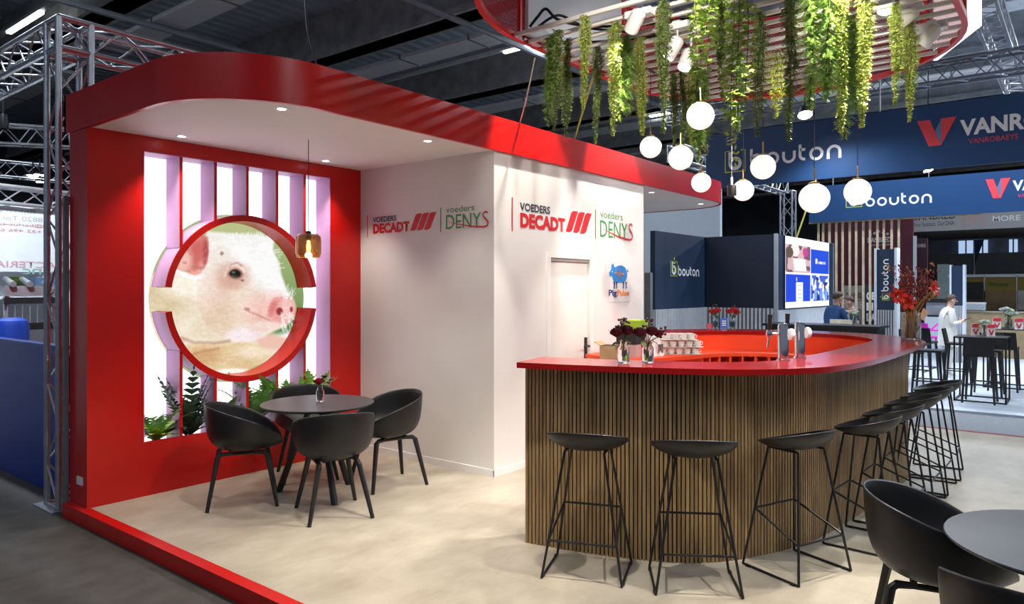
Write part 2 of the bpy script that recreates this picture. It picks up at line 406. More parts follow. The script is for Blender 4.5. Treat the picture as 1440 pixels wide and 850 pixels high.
    over((232, 204, 160), lm); over((214, 172, 124), lm*ell(280, 690, 80, 40, X, Y, .9)); over((250, 232, 206), lm*ell(520, 670, 90, 30, X, Y, .9))
    over((196, 140, 100), lm*seg([(200,690),(270,670),(350,655)], X, Y, 4, 10)); over((160, 110, 70), seg([(200,700),(260,736),(330,772)], X, Y, 5, 8)*.7)
    over((255, 252, 240), ell(415, 762, 75, 14, X, Y, .6)); over((120, 90, 50), seg([(350,770),(380,776),(460,772)], X, Y, 3, 5)*.6)
    # bristles
    r = np.random.default_rng(11)
    for _ in range(46):
        x0, y0 = r.uniform(650, 705), r.uniform(505, 580); over((255,255,250), seg([(x0-14, y0-16), (x0+r.uniform(-14, 10), y0+r.uniform(4, 16))], X, Y, 1.2, 2.5)*.7)
    for _ in range(26):
        x0, y0 = r.uniform(640, 690), r.uniform(370, 420); over((255,255,255), seg([(x0, y0+18), (x0+r.uniform(0, 22), y0-r.uniform(6, 16))], X, Y, 1.1, 2.5)*.8)
    for _ in range(30):
        x0, y0 = r.uniform(600, 640), r.uniform(200, 300); over((255,255,255), seg([(x0-12, y0), (x0+r.uniform(2, 20), y0-r.uniform(-8, 10))], X, Y, 1.1, 2.5)*.7)
    for _ in range(40):
        x0 = r.uniform(400, 560); over((255,255,255), seg([(x0, 140), (x0+r.uniform(-8, 14), r.uniform(116, 128))], X, Y, 1.2, 2.5)*.7)
    fur = (n3-.5)*14+(n4-.5)*14+(n1-.5)*16
    pigm = np.clip(hm+lm+(X < 330)*(Y > 300), 0, 1)
    img += fur[..., None]*pigm[..., None]*np.array([.7, .9, 1.15])
    return np.clip(img, 0, 255)
def colour_grid(name, xs, zs, place, rgb, keep=None):
    """flat printed sheet: one vertex colour per grid point, slight thickness behind it is the panel"""
    nz, nx = len(zs), len(xs)
    vs = [place(x, z) for z in zs for x in xs]
    fs = []
    for j in range(nz-1):
        for i in range(nx-1):
            if keep is None or (keep[j, i] and keep[j+1, i] and keep[j, i+1] and keep[j+1, i+1]):
                fs.append((j*nx+i, j*nx+i+1, (j+1)*nx+i+1, (j+1)*nx+i))
    me = bpy.data.meshes.new(name); me.from_pydata(vs, [], fs)
    ca = me.color_attributes.new('print', 'FLOAT_COLOR', 'POINT')
    s = rgb/255.0; lin = np.where(s <= .04045, s/12.92, ((s+.055)/1.055)**2.4)
    buf = np.ones((nz*nx, 4)); buf[:, :3] = lin.reshape(-1, 3); ca.data.foreach_set('color', buf.ravel()); me.update()
    return me
def print_mat(name, strength):
    m = bpy.data.materials.new(name); m.use_nodes = True; nt = m.node_tree; b = nt.nodes['Principled BSDF']
    a = nt.nodes.new('ShaderNodeAttribute'); a.attribute_name = 'print'
    b.inputs['Base Color'].default_value = (.02,.02,.02,1); b.inputs['Roughness'].default_value = .6; b.inputs['Specular IOR Level'].default_value = .1
    nt.links.new(a.outputs['Color'], b.inputs['Emission Color']); b.inputs['Emission Strength'].default_value = strength
    return m
YPR = YP-.001
xs = np.linspace(RC[0]-.78, RC[0]+.78, 310); zs = np.linspace(RC[1]-.78, RC[1]+.78, 310)
GX, GZ = np.meshgrid(xs, zs)
DX_ = GX-RC[0]; PU = 417.8+467.6*DX_-56.2*DX_**2; PV = 424.4-(GZ-RC[1])*(505-60*DX_)      # picture coordinates on the sheet
RR_ = np.hypot(GX-RC[0], GZ-RC[1]); keep = RR_ < .7725
def disc_point(x, z):
    r = math.hypot(x-RC[0], z-RC[1]); k = min(1, .7635/max(r, 1e-6)); return (RC[0]+(x-RC[0])*k, YPR, RC[1]+(z-RC[1])*k)
me = colour_grid('round_photo', xs, zs, disc_point, pig_photo(PU, PV), keep)
ph = obj('round_photo_print', me, print_mat('backlit_photo', .97)); tag(ph, 'round backlit photograph of a pink piglet behind the red ring', 'picture')
# ---- white room
m = MB(); m.box(4.9, 4.96, 4.1, 6.2, 0, 2.88)
wb = struct('wall_back', m, WHITE, label='white wall with logos facing the round table')
m = MB(); DX0, DX1, DZ = 5.742, 6.456, 1.962
m.box(4.96, DX0, 4.1, 4.16, 0, 2.88); m.box(DX1, 7.64, 4.1, 4.16, 0, 2.88); m.box(DX0, DX1, 4.1, 4.16, DZ, 2.88); m.box(7.58, 7.64, 4.16, 6.2, 0, 2.88)
m.box(4.96, 7.58, 6.14, 6.2, 0, 2.88)
wr = struct('wall_right', m, WHITE, label='white wall with logos and a door behind the bar')
struct('baseboard_back', MB().box(4.888, 4.9, 4.09, 5.9, 0, .06), TRIMW, label='white skirting under the logo wall')
struct('baseboard_right', MB().box(4.888, 5.68, 4.088, 4.1, 0, .06), TRIMW, label='white skirting under the door wall')
m = MB().box(DX0, DX1, 4.125, 4.155, 0, DZ-.03)
dr = struct('door_1', m, mat('door_white', (.74, .725, .69), .5, noise=.02), label='flush white door in the logo wall')
m = MB(); m.box(5.68, DX0, 4.085, 4.1, 0, 2.015); m.box(DX1, 6.51, 4.085, 4.1, 0, 2.015); m.box(DX0, DX1, 4.085, 4.1, DZ, 2.015)
m.build('door_frame', TRIMW, dr)
MB().box(DX0, DX1, 4.103, 4.125, DZ-.032, DZ).build('door_head_strip', mat('strip_grey', (.35,.33,.31), .5, noise=.1), dr)  # grey strip across the head of the door recess
m = MB(); m.box(6.395, 6.435, 4.112, 4.125, .93, 1.15); m.tube([(6.415,4.12,1.06),(6.415,4.07,1.06),(6.31,4.065,1.06)], .011); m.build('door_handle', BLACKM, dr)
# ---- wall logos
RPR = mat('red_print', (.60, .015, .02), .5, noise=.02); GPR = mat('green_print', (.06, .30, .07), .5, noise=.02); DPR = mat('dark_print', (.03,.03,.06), .5, noise=.02)
def feed_logo(M, k, wall):
    bm = lambda: MB()
    a = bm(); rect(a, -.006*k, 0, .006*k, .226*k, M); a.build('logo_bar', RPR, wall)
    letters('VOEDERS', M, .083*k, .146*k, .35*k, .055*k, DPR, wall, .028)
    letters('DECADT', M, .087*k, .030*k, .535*k, .103*k, RPR, wall, .055)
    for i in range(3):
        o = (.630+.095*i)*k
        q = [(0,.036),(.055,.036),(.085,.05),(.10,.08),(.165,.197),(.105,.197),(.075,.185),(.062,.16)]
        a = bm(); flat(a, [(o+x*k, y*k) for x, y in q], M); a.build('logo_stripe', RPR, wall)
    a = bm(); rect(a, 1.037*k, .005*k, 1.048*k, .232*k, M); a.build('logo_bar', GPR, wall)
    letters('voeders', M, 1.11*k, .178*k, .35*k, .058*k, GPR, wall, 0)
    letters('DENY', M, 1.11*k, .026*k, .43*k, .131*k, GPR, wall, .0)
    a = bm(); S = [(1.622,.143),(1.607,.158),(1.585,.158),(1.567,.143),(1.566,.122),(1.585,.102),(1.61,.085),(1.625,.06),(1.615,.036),(1.585,.026),(1.5,.03),(1.4,.04),(1.28,.062),(1.14,.092)]
    stroke(a, [(x*k, y*k) for x, y in S], [t*k for t in (.013,.014,.014,.014,.015,.016,.016,.016,.016,.015,.014,.012,.008,.002)], M, .004); a.build('logo_swoosh', RPR, wall)
feed_logo(frame((4.9, 5.79, 2.185), (0,-1,0)), 1.0, wb)
feed_logo(frame((5.154, 4.1, 2.18), (1,0,0)), 1.365, wr)
# small animal emblem
M = frame((6.83, 4.1, 1.50), (1,0,0))
BLU = mat('blue_print', (.03, .22, .58), .5, noise=.1, nscale=6); ORA = mat('orange_print', (.80, .25, .03), .5, noise=.02); DBL = mat('dark_blue_print', (.01, .04, .20), .5, noise=.02)
a = MB()
body = [(.03,.30),(.05,.285),(.07,.30),(.09,.285),(.105,.255),(.14,.235),(.2,.225),(.27,.225),(.34,.23),(.39,.25),(.415,.29),(.42,.33),(.40,.375),(.36,.405),(.29,.42),(.22,.415),(.17,.40),(.135,.395),(.125,.42),(.105,.44),(.10,.41),(.085,.44),(.075,.41),(.07,.375),(.045,.35),(.02,.335)]
flat(a, body, M); a.build('emblem_body', BLU, wr)
a = MB()
for x in (.115, .165, .315, .375):
    flat(a, [(x,.235),(x+.035,.235),(x+.03,.19),(x+.028,.16),(x+.002,.16),(x+.01,.19)], M, .004)
stroke(a, [(.41,.35),(.435,.36),(.43,.38),(.42,.375),(.43,.35),(.45,.36)], .008, M, .004)
a.build('emblem_legs', DBL, wr)
a = MB(); stroke(a, [(.14,.33),(.19,.33),(.205,.35),(.22,.29),(.24,.39),(.26,.27),(.275,.35),(.29,.32),(.35,.325)], .014, M, .006); a.build('emblem_pulse', ORA, wr)
a = MB(); stroke(a, arc(.085,.345,.006,0,360,10), .008, M, .006); a.build('emblem_eye', PRINTW, wr)
letters('Pig', M, .015, .062, .175, .085, DBL, wr, .035); letters('Pulse', M, .20, .078, .262, .068, ORA, wr, .035)
letters('DE DIGITALE VARKENSHOUDERIJ', M, .0, .0, .47, .014, mat('grey_print', (.3,.3,.3), .5, noise=.02), wr, 0)
# ---- canopy
def rounded(x0, x1, y0, y1, rl, rr, n=20):
    pts = [(x0, y1)]
    pts += [(x0+rl-rl*math.cos(math.radians(90*i/n)), y0+rl-rl*math.sin(math.radians(90*i/n))) for i in range(n+1)]
    pts += [(x1-rr+rr*math.sin(math.radians(90*i/n)), y0+rr-rr*math.cos(math.radians(90*i/n))) for i in range(n+1)]
    pts += [(x1, y1)]
    return pts
CO = rounded(2.27, 10.45, 4.06, 6.30, .78, .75); CI = rounded(2.30, 10.42, 4.09, 6.27, .75, .72)
can = thing('canopy', 'long red canopy with rounded ends over the white room', 'canopy', (0,0,0))
MB().strip(CO, CI, 2.872, 3.17).build('fascia', RED, can, True)
MB().prism(CI, 2.88, 2.91).build('ceiling_panel', CEILW, can)
MB().prism(CI, 3.10, 3.12).build('light_stop_slab', RED, can)  # unseen slab added to stop light leaking through the canopy
MB().box(2.27, 10.45, 6.27, 6.30, 2.872, 3.17).build('back_fascia', RED, can)
LAMP = mat('lamp_lens', (1,1,1), .3, emit=(1, .95, .86), estr=9, noise=.01)
def downlight(x, y, label, e=16, to=None):
    t = thing('recessed_downlight', label, 'downlight', (x, y, 2.88), 0, 'downlights in the canopy ceiling')
    tr = MB().lathe([(.030,-.001),(.046,-.004),(.048,0),(.03,.002)], 24, cap=False).build('trim_ring', TRIMW, t, True)
    MB().lathe([(.001,-.0015),(.03,-.002)], 20, cap=False).build('lens', LAMP, tr)
    spot((x, y, 2.86), to or (x, y, 0), e, (1, .93, .83), 95, .7, .03)
downlight(2.88, 4.29, 'recessed downlight nearest the rounded red front corner of the canopy', 78)
downlight(2.90, 5.69, 'recessed downlight above the left part of the piglet wall', 66)
downlight(4.26, 4.28, 'recessed downlight near the white wall corner', 34)
downlight(4.32, 5.71, 'recessed downlight above the right part of the piglet wall', 58)
downlight(8.30, 4.34, 'recessed downlight just right of the white wall end', 20)
downlight(9.88, 4.38, 'recessed downlight at the far rounded end of the canopy', 16)
# ============================================================ BAR
def catmull(pts, n=10):
    out = []; P_ = [pts[0]]+pts+[pts[-1]]
    for i in range(1, len(P_)-2):
        for k in range(n):
            t = k/n; p0, p1, p2, p3 = (np.array(P_[i+j], float) for j in (-1, 0, 1, 2))
            q = .5*((2*p1)+(-p0+p2)*t+(2*p0-5*p1+4*p2-p3)*t*t+(-p0+3*p1-3*p2+p3)*t**3); out.append(tuple(q))
    out.append(tuple(pts[-1])); return out
def resample(pts, step):
    out = [pts[0]]; acc = 0; 
    for a, b in zip(pts[:-1], pts[1:]):
        L_ = math.dist(a, b); s_ = step-acc
        while s_ <= L_:
            t = s_/L_; out.append((a[0]+(b[0]-a[0])*t, a[1]+(b[1]-a[1])*t)); s_ += step
        acc = L_-(s_-step)
    return out
def offset(pts, w_):
    out = []; n = len(pts)
    for i, p in enumerate(pts):
        a = pts[max(i-1, 0)]; b = pts[min(i+1, n-1)]; tx, ty = b[0]-a[0], b[1]-a[1]; l = math.hypot(tx, ty)
        out.append((p[0]-ty/l*w_, p[1]+tx/l*w_))
    return out
ctrl = [(3.63,2.85),(3.72,2.5),(3.84,2.15),(3.985,1.8),(4.21,1.48),(4.57,1.235),(5.05,1.135),(5.6,1.105),(6.3,1.1),(7.0,1.1)]
path = catmull(ctrl, 12)+[(7.0+1.4*math.cos(a), 2.5+1.4*math.sin(a)) for a in np.radians(np.arange(-86, 91, 4))]
path = resample(path, .05)
sctrl = [(3.765,2.87),(3.83,2.55),(3.93,2.22),(4.055,1.95),(4.23,1.755),(4.46,1.615),(4.78,1.475),(5.1,1.40),(5.5,1.35),(6.3,1.28),(7.0,1.24)]
spath = resample(catmull(sctrl, 12)+[(7.0+1.26*math.cos(a), 2.5+1.26*math.sin(a)) for a in np.radians(np.arange(-86, 91, 4))], .05)
bar = thing('bar_counter', 'curved slatted wood bar with red top', 'bar', (5.6, 2.4, 0))
def bpart(mb, name, m, smooth=False, parent=bar):
    o = mb.build(name, m, parent, smooth)
    o.matrix_parent_inverse = T(-5.6, -2.4, 0); return o
ZT = 1.19
bpart(MB().strip(path, offset(path, .42), ZT-.036, ZT), 'countertop', REDTOP, True)
inner = [p for p in path]
bpart(MB().strip(offset(spath, .012), offset(spath, .035), .0, ZT-.036), 'backing_panel', mat('slat_backing', (.012, .011, .010), .9, noise=.2), True)
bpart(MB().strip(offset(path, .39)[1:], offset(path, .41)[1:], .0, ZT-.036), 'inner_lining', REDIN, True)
# individual slats (shared mesh)
def wood_mat():
    m = bpy.data.materials.new('oak_slat'); m.use_nodes = True; nt = m.node_tree; n = nt.nodes; L = nt.links; b = n['Principled BSDF']
    tc = n.new('ShaderNodeTexCoord'); oi = n.new('ShaderNodeObjectInfo')
    mp = n.new('ShaderNodeMapping'); mp.inputs['Scale'].default_value = (60, 60, 2.5)
    ad = n.new('ShaderNodeVectorMath'); ad.operation = 'ADD'
    sc = n.new('ShaderNodeVectorMath'); sc.operation = 'SCALE'; sc.inputs[3].default_value = 37
    cb = n.new('ShaderNodeCombineXYZ'); L.new(oi.outputs['Random'], cb.inputs[2]); L.new(oi.outputs['Random'], cb.inputs[0]); L.new(cb.outputs[0], sc.inputs[0])
    L.new(tc.outputs['Object'], mp.inputs['Vector']); L.new(mp.outputs['Vector'], ad.inputs[0]); L.new(sc.outputs[0], ad.inputs[1])
    t = n.new('ShaderNodeTexNoise'); t.inputs['Scale'].default_value = 1; t.inputs['Detail'].default_value = 5; L.new(ad.outputs[0], t.inputs['Vector'])
    r = n.new('ShaderNodeValToRGB'); r.color_ramp.elements[0].position = .3; r.color_ramp.elements[1].position = .72
    r.color_ramp.elements[0].color = (.215, .125, .05, 1); r.color_ramp.elements[1].color = (.47, .305, .14, 1)
    L.new(t.outputs['Fac'], r.inputs['Fac'])
    hs = n.new('ShaderNodeHueSaturation'); mr = n.new('ShaderNodeMapRange'); mr.inputs[3].default_value = .82; mr.inputs[4].default_value = 1.15
    L.new(oi.outputs['Random'], mr.inputs[0]); L.new(mr.outputs[0], hs.inputs['Value']); L.new(r.outputs['Color'], hs.inputs['Color']); L.new(hs.outputs['Color'], b.inputs['Base Color'])
    b.inputs['Roughness'].default_value = .5
    return m
OAK = wood_mat()
PITCH = .0258
smesh = MB().box(-.0088, .0088, -.007, .007, 0, ZT-.037).mesh('slat'); smesh.materials.append(OAK)
sp = resample(spath, PITCH)[:300]
for i, p in enumerate(sp):
    a = sp[max(i-1, 0)]; b = sp[min(i+1, len(sp)-1)]
    o = obj('slat', smesh, OAK, bar, (p[0], p[1], 0)); o.rotation_euler = (0, 0, math.atan2(b[1]-a[1], b[0]-a[0])); o.matrix_parent_inverse = T(-5.6, -2.4, 0)
# worktop and open compartments inside
wi = [i for i, p in enumerate(path) if p[0] > 6.9 and p[1] > 1.6]
seg_ = path[wi[0]:]
WZ = .98
A_ = offset(path, .40)[wi[0]:]; B_ = offset(path, .80)[wi[0]:]
A_ = A_+[(6.35, 4.08)]; B_ = B_+[(6.10, 3.38)]
A_[-2] = (7.0, 4.08); A_[-3] = (7.3, 4.06)
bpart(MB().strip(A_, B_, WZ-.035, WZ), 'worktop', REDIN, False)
C_ = [(p[0]*.97+q[0]*.03, p[1]*.97+q[1]*.03) for p, q in zip(B_, A_)]
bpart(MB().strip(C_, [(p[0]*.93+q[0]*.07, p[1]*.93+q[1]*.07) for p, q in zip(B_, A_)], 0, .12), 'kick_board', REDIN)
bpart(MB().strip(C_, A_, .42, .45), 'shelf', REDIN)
for k in range(0, len(A_), 6):
    a, b = A_[k], C_[k]; dx, dy = b[1]-a[1], a[0]-b[0]; l = math.hypot(dx, dy); dx, dy = dx/l*.012, dy/l*.012
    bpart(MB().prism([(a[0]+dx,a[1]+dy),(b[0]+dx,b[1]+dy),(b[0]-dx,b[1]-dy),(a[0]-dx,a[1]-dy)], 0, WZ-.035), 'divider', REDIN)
# ============================================================ CHAIRS, STOOLS, TABLES
def grid_mesh(fn, nu, nv, closed_u=True):
    mb = MB(); vs = [fn(i/nu if closed_u else i/(nu-1), j/(nv-1)) for j in range(nv) for i in range(nu)]; fs = []
    for j in range(nv-1):
        for i in range(nu if closed_u else nu-1):
            i2 = (i+1) % nu; fs.append((j*nu+i, j*nu+i2, (j+1)*nu+i2, (j+1)*nu+i))
    return mb.add(vs, fs)
def shell(name, fn, nu, nv, m, parent, thick=.012):
    o = grid_mesh(fn, nu, nv).build(name, m, parent, False)
    o.data.polygons.foreach_set('use_smooth', [True]*len(o.data.polygons))
    md = o.modifiers.new('thickness', 'SOLIDIFY'); md.thickness = thick; md.offset = 0
    md2 = o.modifiers.new('round', 'SUBSURF'); md2.levels = 1; md2.render_levels = 1
    return o
def make_chair():
    t = thing('shell_armchair', 'x', 'chair', (0,0,0), 0, 'black shell armchairs')
    def fn(u, v):                       # +x is the front
        a = 2*math.pi*u; ca, sa = math.cos(a), math.sin(a); c = (1-ca)/2
        rim = .455+.330*(c**.42 if c > 0 else 0)
        k = max(0, ca)**2
        ax = .27+.02*(ca > 0); ay = .298
        tt = v
        rr = .03+.97*(1-(1-tt)**3.8)
        fl = .87+.13*tt
        x = ax*rr*fl*ca-.01; y = ay*rr*fl*sa
        if ca > 0: x += .02*k*tt
        z = .415+(rim-.415)*(tt**1.9)
        z -= .022*k*tt**6
        return (x, y, z)
    shell('seat_shell', fn, 36, 10, BLACKP, t)
    fr = MB()
    for s_ in (-1, 1): fr.tube([(.16, .135*s_, .405), (-.15, .135*s_, .405)], .014, 8)
    fr.tube([(.1, .15, .418), (.1, -.15, .418)], .013, 8); fr.tube([(-.09, .15, .418), (-.09, -.15, .418)], .013, 8)
    for x in (.1, -.09):
        for y in (.09, -.09): fr.tube([(x, y, .40), (x, y, .425)], .014, 8)
    fr.build('seat_frame', BLACKW, t, True)
    for sx in (1, -1):
        for sy in (1, -1):
            MB().tube([(.10*sx, .135*sy, .405), (.155*sx, .138*sy, .403), (.178*sx, .145*sy, .385), (.248*sx, .225*sy, 0)], [.015, .019, .021, .0145], 8).build('leg', BLACKW, t, True)
    return t
CH = make_chair(); CH_USED = []
def put(proto, used, x, y, tox, toy, label, z=0):
    rz = math.atan2(toy-y, tox-x)
    if not used: used.append(1); proto.location = (x, y, z); proto.rotation_euler = (0,0,rz); proto['label'] = label; return proto
    return dup(proto, (x, y, z), rz, label)
TC = (3.60, 4.86)
put(CH, CH_USED, 3.12, 5.16, *TC, 'black shell armchair left of the round table, beside the planter')
put(CH, CH_USED, 3.375, 4.37, 3.62, 4.9, 'black shell armchair with its back to the viewer at the table by the piglet wall')
put(CH, CH_USED, 4.17, 4.66, 3.45, 4.86, 'black shell armchair right of the round table, near the white logo wall')
put(CH, CH_USED, 3.90, 5.42, *TC, 'black shell armchair at the far side of the round table, mostly hidden')
TB = (3.285, .0)
put(CH, CH_USED, 3.60, .52, 3.816, -.40, 'large foreground black shell armchair at the right table, its seat visible')
put(CH, CH_USED, 2.83, .10, 3.24, .02, 'foreground black shell armchair cut off at the lower right corner')
def make_table(label, x, y, R=.445):
    t = thing('round_table', label, 'table', (x, y, 0), 0, 'round anthracite tables')
    MB().lathe([(.001,.715),(R-.03,.718),(R-.004,.732),(R,.737),(R-.003,.742),(.001,.742)], 56, cap=False).build('tabletop', TABLETOP, t, True)
    f = MB(); f.lathe([(.02,.69),(.14,.69),(.14,.716),(.02,.716)], 16); f.build('top_bracket', BLACKM, t)
    for a in (116, 254, 8):
        a = math.radians(a); c_, s_ = math.cos(a), math.sin(a)
        MB().tube([(.07*c_, .07*s_, .70), (.35*c_, .35*s_, 0)], [.024, .027], 10).build('leg', BLACKW, t, True)
    return t
make_table('round anthracite table under the hanging smoked glass lamp', *TC)
make_table('round anthracite table cut off by the right edge of the picture', *TB)
def make_stool():
    t = thing('bar_stool', 'x', 'stool', (0,0,0), 0, 'black bar stools around the bar')
    def fn(u, v):                       # +x is the front (towards the bar)
        a = 2*math.pi*u; ca, sa = math.cos(a), math.sin(a); c = (1-ca)/2
        rim = .752+.095*c**1.1
        rr = .03+.97*(1-(1-v)**1.7)
        x = (.205 if ca < 0 else .19)*rr*ca*(.88+.12*v); y = .245*rr*sa*(.88+.12*v)
        z = .715+(rim-.715)*v**2.0
        if ca > 0: z -= .012*max(0, ca)**2*v**4
        return (x, y, z)
    shell('seat_shell', fn, 32, 9, BLACKP, t)
    fr = .0075
    def at_(sx, sy, z):                 # point on the rod of a corner
        k = 1-z/.715; return ((.105+.095*k)*sx, (.115+.115*k)*sy, z)
    for sy in (1, -1):
        for sx in (1, -1):
            MB().tube([at_(sx, sy, .006), at_(sx, sy, .716)], fr, 8).build('leg', BLACKM, t, True)
        fl_ = MB().tube([at_(1, sy, .0075), at_(-1, sy, .0075)], fr, 8).build('floor_runner', BLACKM, t, True)
        MB().tube([at_(1, sy, .345), at_(-1, sy, .215)], fr*.9, 8).build('side_rail', BLACKM, t, True)
        for sx in (1, -1):
            q = at_(sx*.8, sy, .0); MB().box(q[0]-.015, q[0]+.015, q[1]-.009, q[1]+.009, 0, .012).build('foot_glide', BLACKP, fl_)
    MB().tube([at_(1, 1, .345), at_(1, -1, .345)], fr*.9, 8).build('footrest', BLACKM, t, True)
    MB().tube([at_(-1, 1, .215), at_(-1, -1, .215)], fr*.9, 8).build('back_rail', BLACKM, t, True)
    m = MB()
    for sy in (1, -1): m.tube([at_(1, sy, .716), at_(-1, sy, .716)], fr, 8)
    m.build('seat_frame', BLACKM, t, True)
    return t
STO = make_stool(); ST_USED = []
for x, y, dx, dy, lab in ((3.62, 2.31, .93, .37, 'black bar stool at the left end of the bar, nearest the white wall'),
        (3.84, 1.745, .84, .54, 'second black bar stool from the left end of the bar'),
        (4.42, 1.36, .365, .93, 'third black bar stool from the left, at the bend of the bar'),
        (5.16, 1.14, .06, 1, 'fourth black bar stool from the left, first along the straight bar side'),
        (5.78, 1.11, .03, 1, 'fifth black bar stool from the left end of the bar'),
        (6.39, 1.09, .02, 1, 'sixth black bar stool from the left end of the bar'),
        (6.93, 1.08, 0, 1, 'seventh black bar stool from the left, next to last towards the aisle'),
        (7.50, 1.08, -.08, 1, 'last black bar stool, farthest along the bar towards the aisle')):
    put(STO, ST_USED, x, y, x+dx, y+dy, lab)
# ============================================================ HANGING OVAL FRAME OVER THE BAR
RZ0, RZ1 = 3.60, 4.42
def stadium(r, n=28):
    c0, c1, cy = 4.5, 6.1, 2.1
    return [(c1+r*math.cos(a), cy+r*math.sin(a)) for a in np.radians(np.linspace(-90, 90, n))]+[(c0+r*math.cos(a), cy+r*math.sin(a)) for a in np.radians(np.linspace(90, 270, n))]
def mesh_mat():
    m = bpy.data.materials.new('red_expanded_metal'); m.use_nodes = True; nt = m.node_tree; n = nt.nodes; L = nt.links; b = n['Principled BSDF']
    b.inputs['Base Color'].default_value = (.32, .010, .015, 1); b.inputs['Roughness'].default_value = .6; b.inputs['Specular IOR Level'].default_value = .2
    uv = n.new('ShaderNodeUVMap'); br = n.new('ShaderNodeTexBrick')
    br.inputs['Color1'].default_value = (0,0,0,1); br.inputs['Color2'].default_value = (0,0,0,1); br.inputs['Mortar'].default_value = (1,1,1,1)
    br.inputs['Scale'].default_value = 1; br.inputs['Brick Width'].default_value = .034; br.inputs['Row Height'].default_value = .015; br.inputs['Mortar Size'].default_value = .0048; br.inputs['Mortar Smooth'].default_value = 0
    L.new(uv.outputs[0], br.inputs['Vector']); L.new(br.outputs['Color'], b.inputs['Alpha'])
    return m
def band(pts, z0, z1, name, m, parent, closed=True):
    n = len(pts); me = bpy.data.meshes.new(name); vs = []; fs = []; uvs = []
    s_ = 0; S = [0]
    for i in range(1, n+1): s_ += math.dist(pts[i-1], pts[i % n]); S.append(s_)
    for i, p in enumerate(pts): vs += [(p[0],p[1],z0),(p[0],p[1],z1)]
    for i in range(n if closed else n-1):
        j = (i+1) % n; fs.append((2*i, 2*j, 2*j+1, 2*i+1)); uvs += [(S[i],z0),(S[i+1],z0),(S[i+1],z1),(S[i],z1)]
    me.from_pydata(vs, [], fs); ul = me.uv_layers.new(name='UVMap')
    ul.data.foreach_set('uv', [c for q in uvs for c in q]); me.update()
    me.polygons.foreach_set('use_smooth', [True]*len(me.polygons))
    return obj(name, me, m, parent)
hf = thing('hanging_oval_frame', 'red oval mesh frame with white slats hung above the bar', 'ceiling frame', (0,0,0))
SO, SI = stadium(1.415), stadium(1.375)
MB().strip(SO, SI, RZ0, RZ0+.045, True).build('lower_rim', RED, hf, True)
MB().strip(SO, SI, RZ1-.045, RZ1, True).build('upper_rim', RED, hf, True)
band(stadium(1.395), RZ0+.045, RZ1-.045, 'mesh_band', mesh_mat(), hf)
for x, y in ((4.5, 3.495), (6.1, 3.495), (7.08, 3.085), (7.495, 2.1), (7.08, 1.115), (6.1, .705), (4.5, .705), (3.105, 2.1), (3.51, 1.11), (3.51, 3.09)):
    a = math.atan2(y-2.1, x-min(max(x, 4.5), 6.1))
    MB().box(-.02, .02, -.022, .022, RZ0+.01, RZ1-.01, T(x, y, 0) @ Rz(a)).build('post', RED, hf)
o = MB().box(4.53, 5.98, 3.44, 3.47, RZ0+.05, RZ1-.05).build('white_panel', mat('frame_panel_white', (.62,.64,.66), .6, noise=.03), hf); o['label'] = 'blank white panel inside the frame'
o = MB().box(-.015, .015, -.42, .42, RZ0+.02, RZ1-.03, T(6.1+1.432*math.cos(math.radians(-62)), 2.1+1.432*math.sin(math.radians(-62)), 0) @ Rz(math.radians(-62))).build('light_panel', mat('frame_light_panel', (1,1,1), .5, emit=(.9,.95,1), estr=1.6, noise=.01), hf)
SLATW = mat('white_slat', (.70, .685, .65), .5, noise=.04, nscale=6)
for k in range(15):
    x = 4.40+.192*k
    if x <= 4.5: h = math.sqrt(max(0, 1.375**2-(x-4.5)**2))
    elif x >= 6.1: h = math.sqrt(max(0, 1.375**2-(x-6.1)**2))
    else: h = 1.375
    MB().box(x-.014, x+.014, 2.1-h, 2.1+h, RZ0+.005, RZ0+.033).build('slat', SLATW, hf)
for x, y in ((3.51,1.11),(3.51,3.09),(7.08,1.115),(7.08,3.085)):
    MB().tube([(x,y,RZ1), (x,y,6.95)], .004, 6).build('suspension_wire', ALU, hf)
# cables lying on the slats
CAB = mat('black_cable', (.008,.008,.009), .5, noise=.1)
def cable(pts, r, m, label, name='cable', cat='cable'):
    pts = [tuple(p) for p in pts]; sm = []
    P_ = [pts[0]]+pts+[pts[-1]]
    for i in range(1, len(P_)-2):
        for k in range(6):
            t = k/6; p0, p1, p2, p3 = (np.array(P_[i+j]) for j in (-1, 0, 1, 2))
            sm.append(tuple(.5*((2*p1)+(-p0+p2)*t+(2*p0-5*p1+4*p2-p3)*t*t+(-p0+3*p1-3*p2+p3)*t**3)))
    sm.append(pts[-1]); o = MB().tube(sm, r, 6).build(name, m, None, True); return tag(o, label, cat)
cable([(4.43,3.35,3.665),(4.44,3.28,3.73),(4.46,3.22,3.78),(4.5,3.15,3.70),(4.6,3.05,3.665),(4.8,2.9,3.67),(4.95,2.6,3.665),(5.05,2.3,3.67)], .011, CAB, 'black power cable looped over the left end of the white slats')
cable([(4.47,3.3,3.665),(4.5,3.2,3.72),(4.58,3.16,3.75),(4.62,3.05,3.68),(4.75,3.0,3.665),(5.1,2.75,3.67),(5.3,2.5,3.67)], .010, CAB, 'second black cable coiled beside the looped power cable')
cable([(5.0,3.2,3.665),(5.2,2.8,3.67),(5.3,2.2,3.665),(5.4,1.5,3.67)], .010, CAB, 'black cable running across the middle slats')
a = PY(752, 82, 3.3); b_ = P(731, 174, 6.8)
cable([a, (a+b_)/2+Vector((0,0,-.03)), b_], .006, mat('white_cord', (.62,.58,.52), .6, noise=.05), 'thin white cord from the frame down to the red canopy', 'cord', 'cord')
cable([P(836, 101, 6.52), P(808, 196, 7.45)], .009, mat('lime_strap', (.45,.62,.10), .6, noise=.05), 'lime green strap hanging behind the red canopy', 'strap', 'strap')
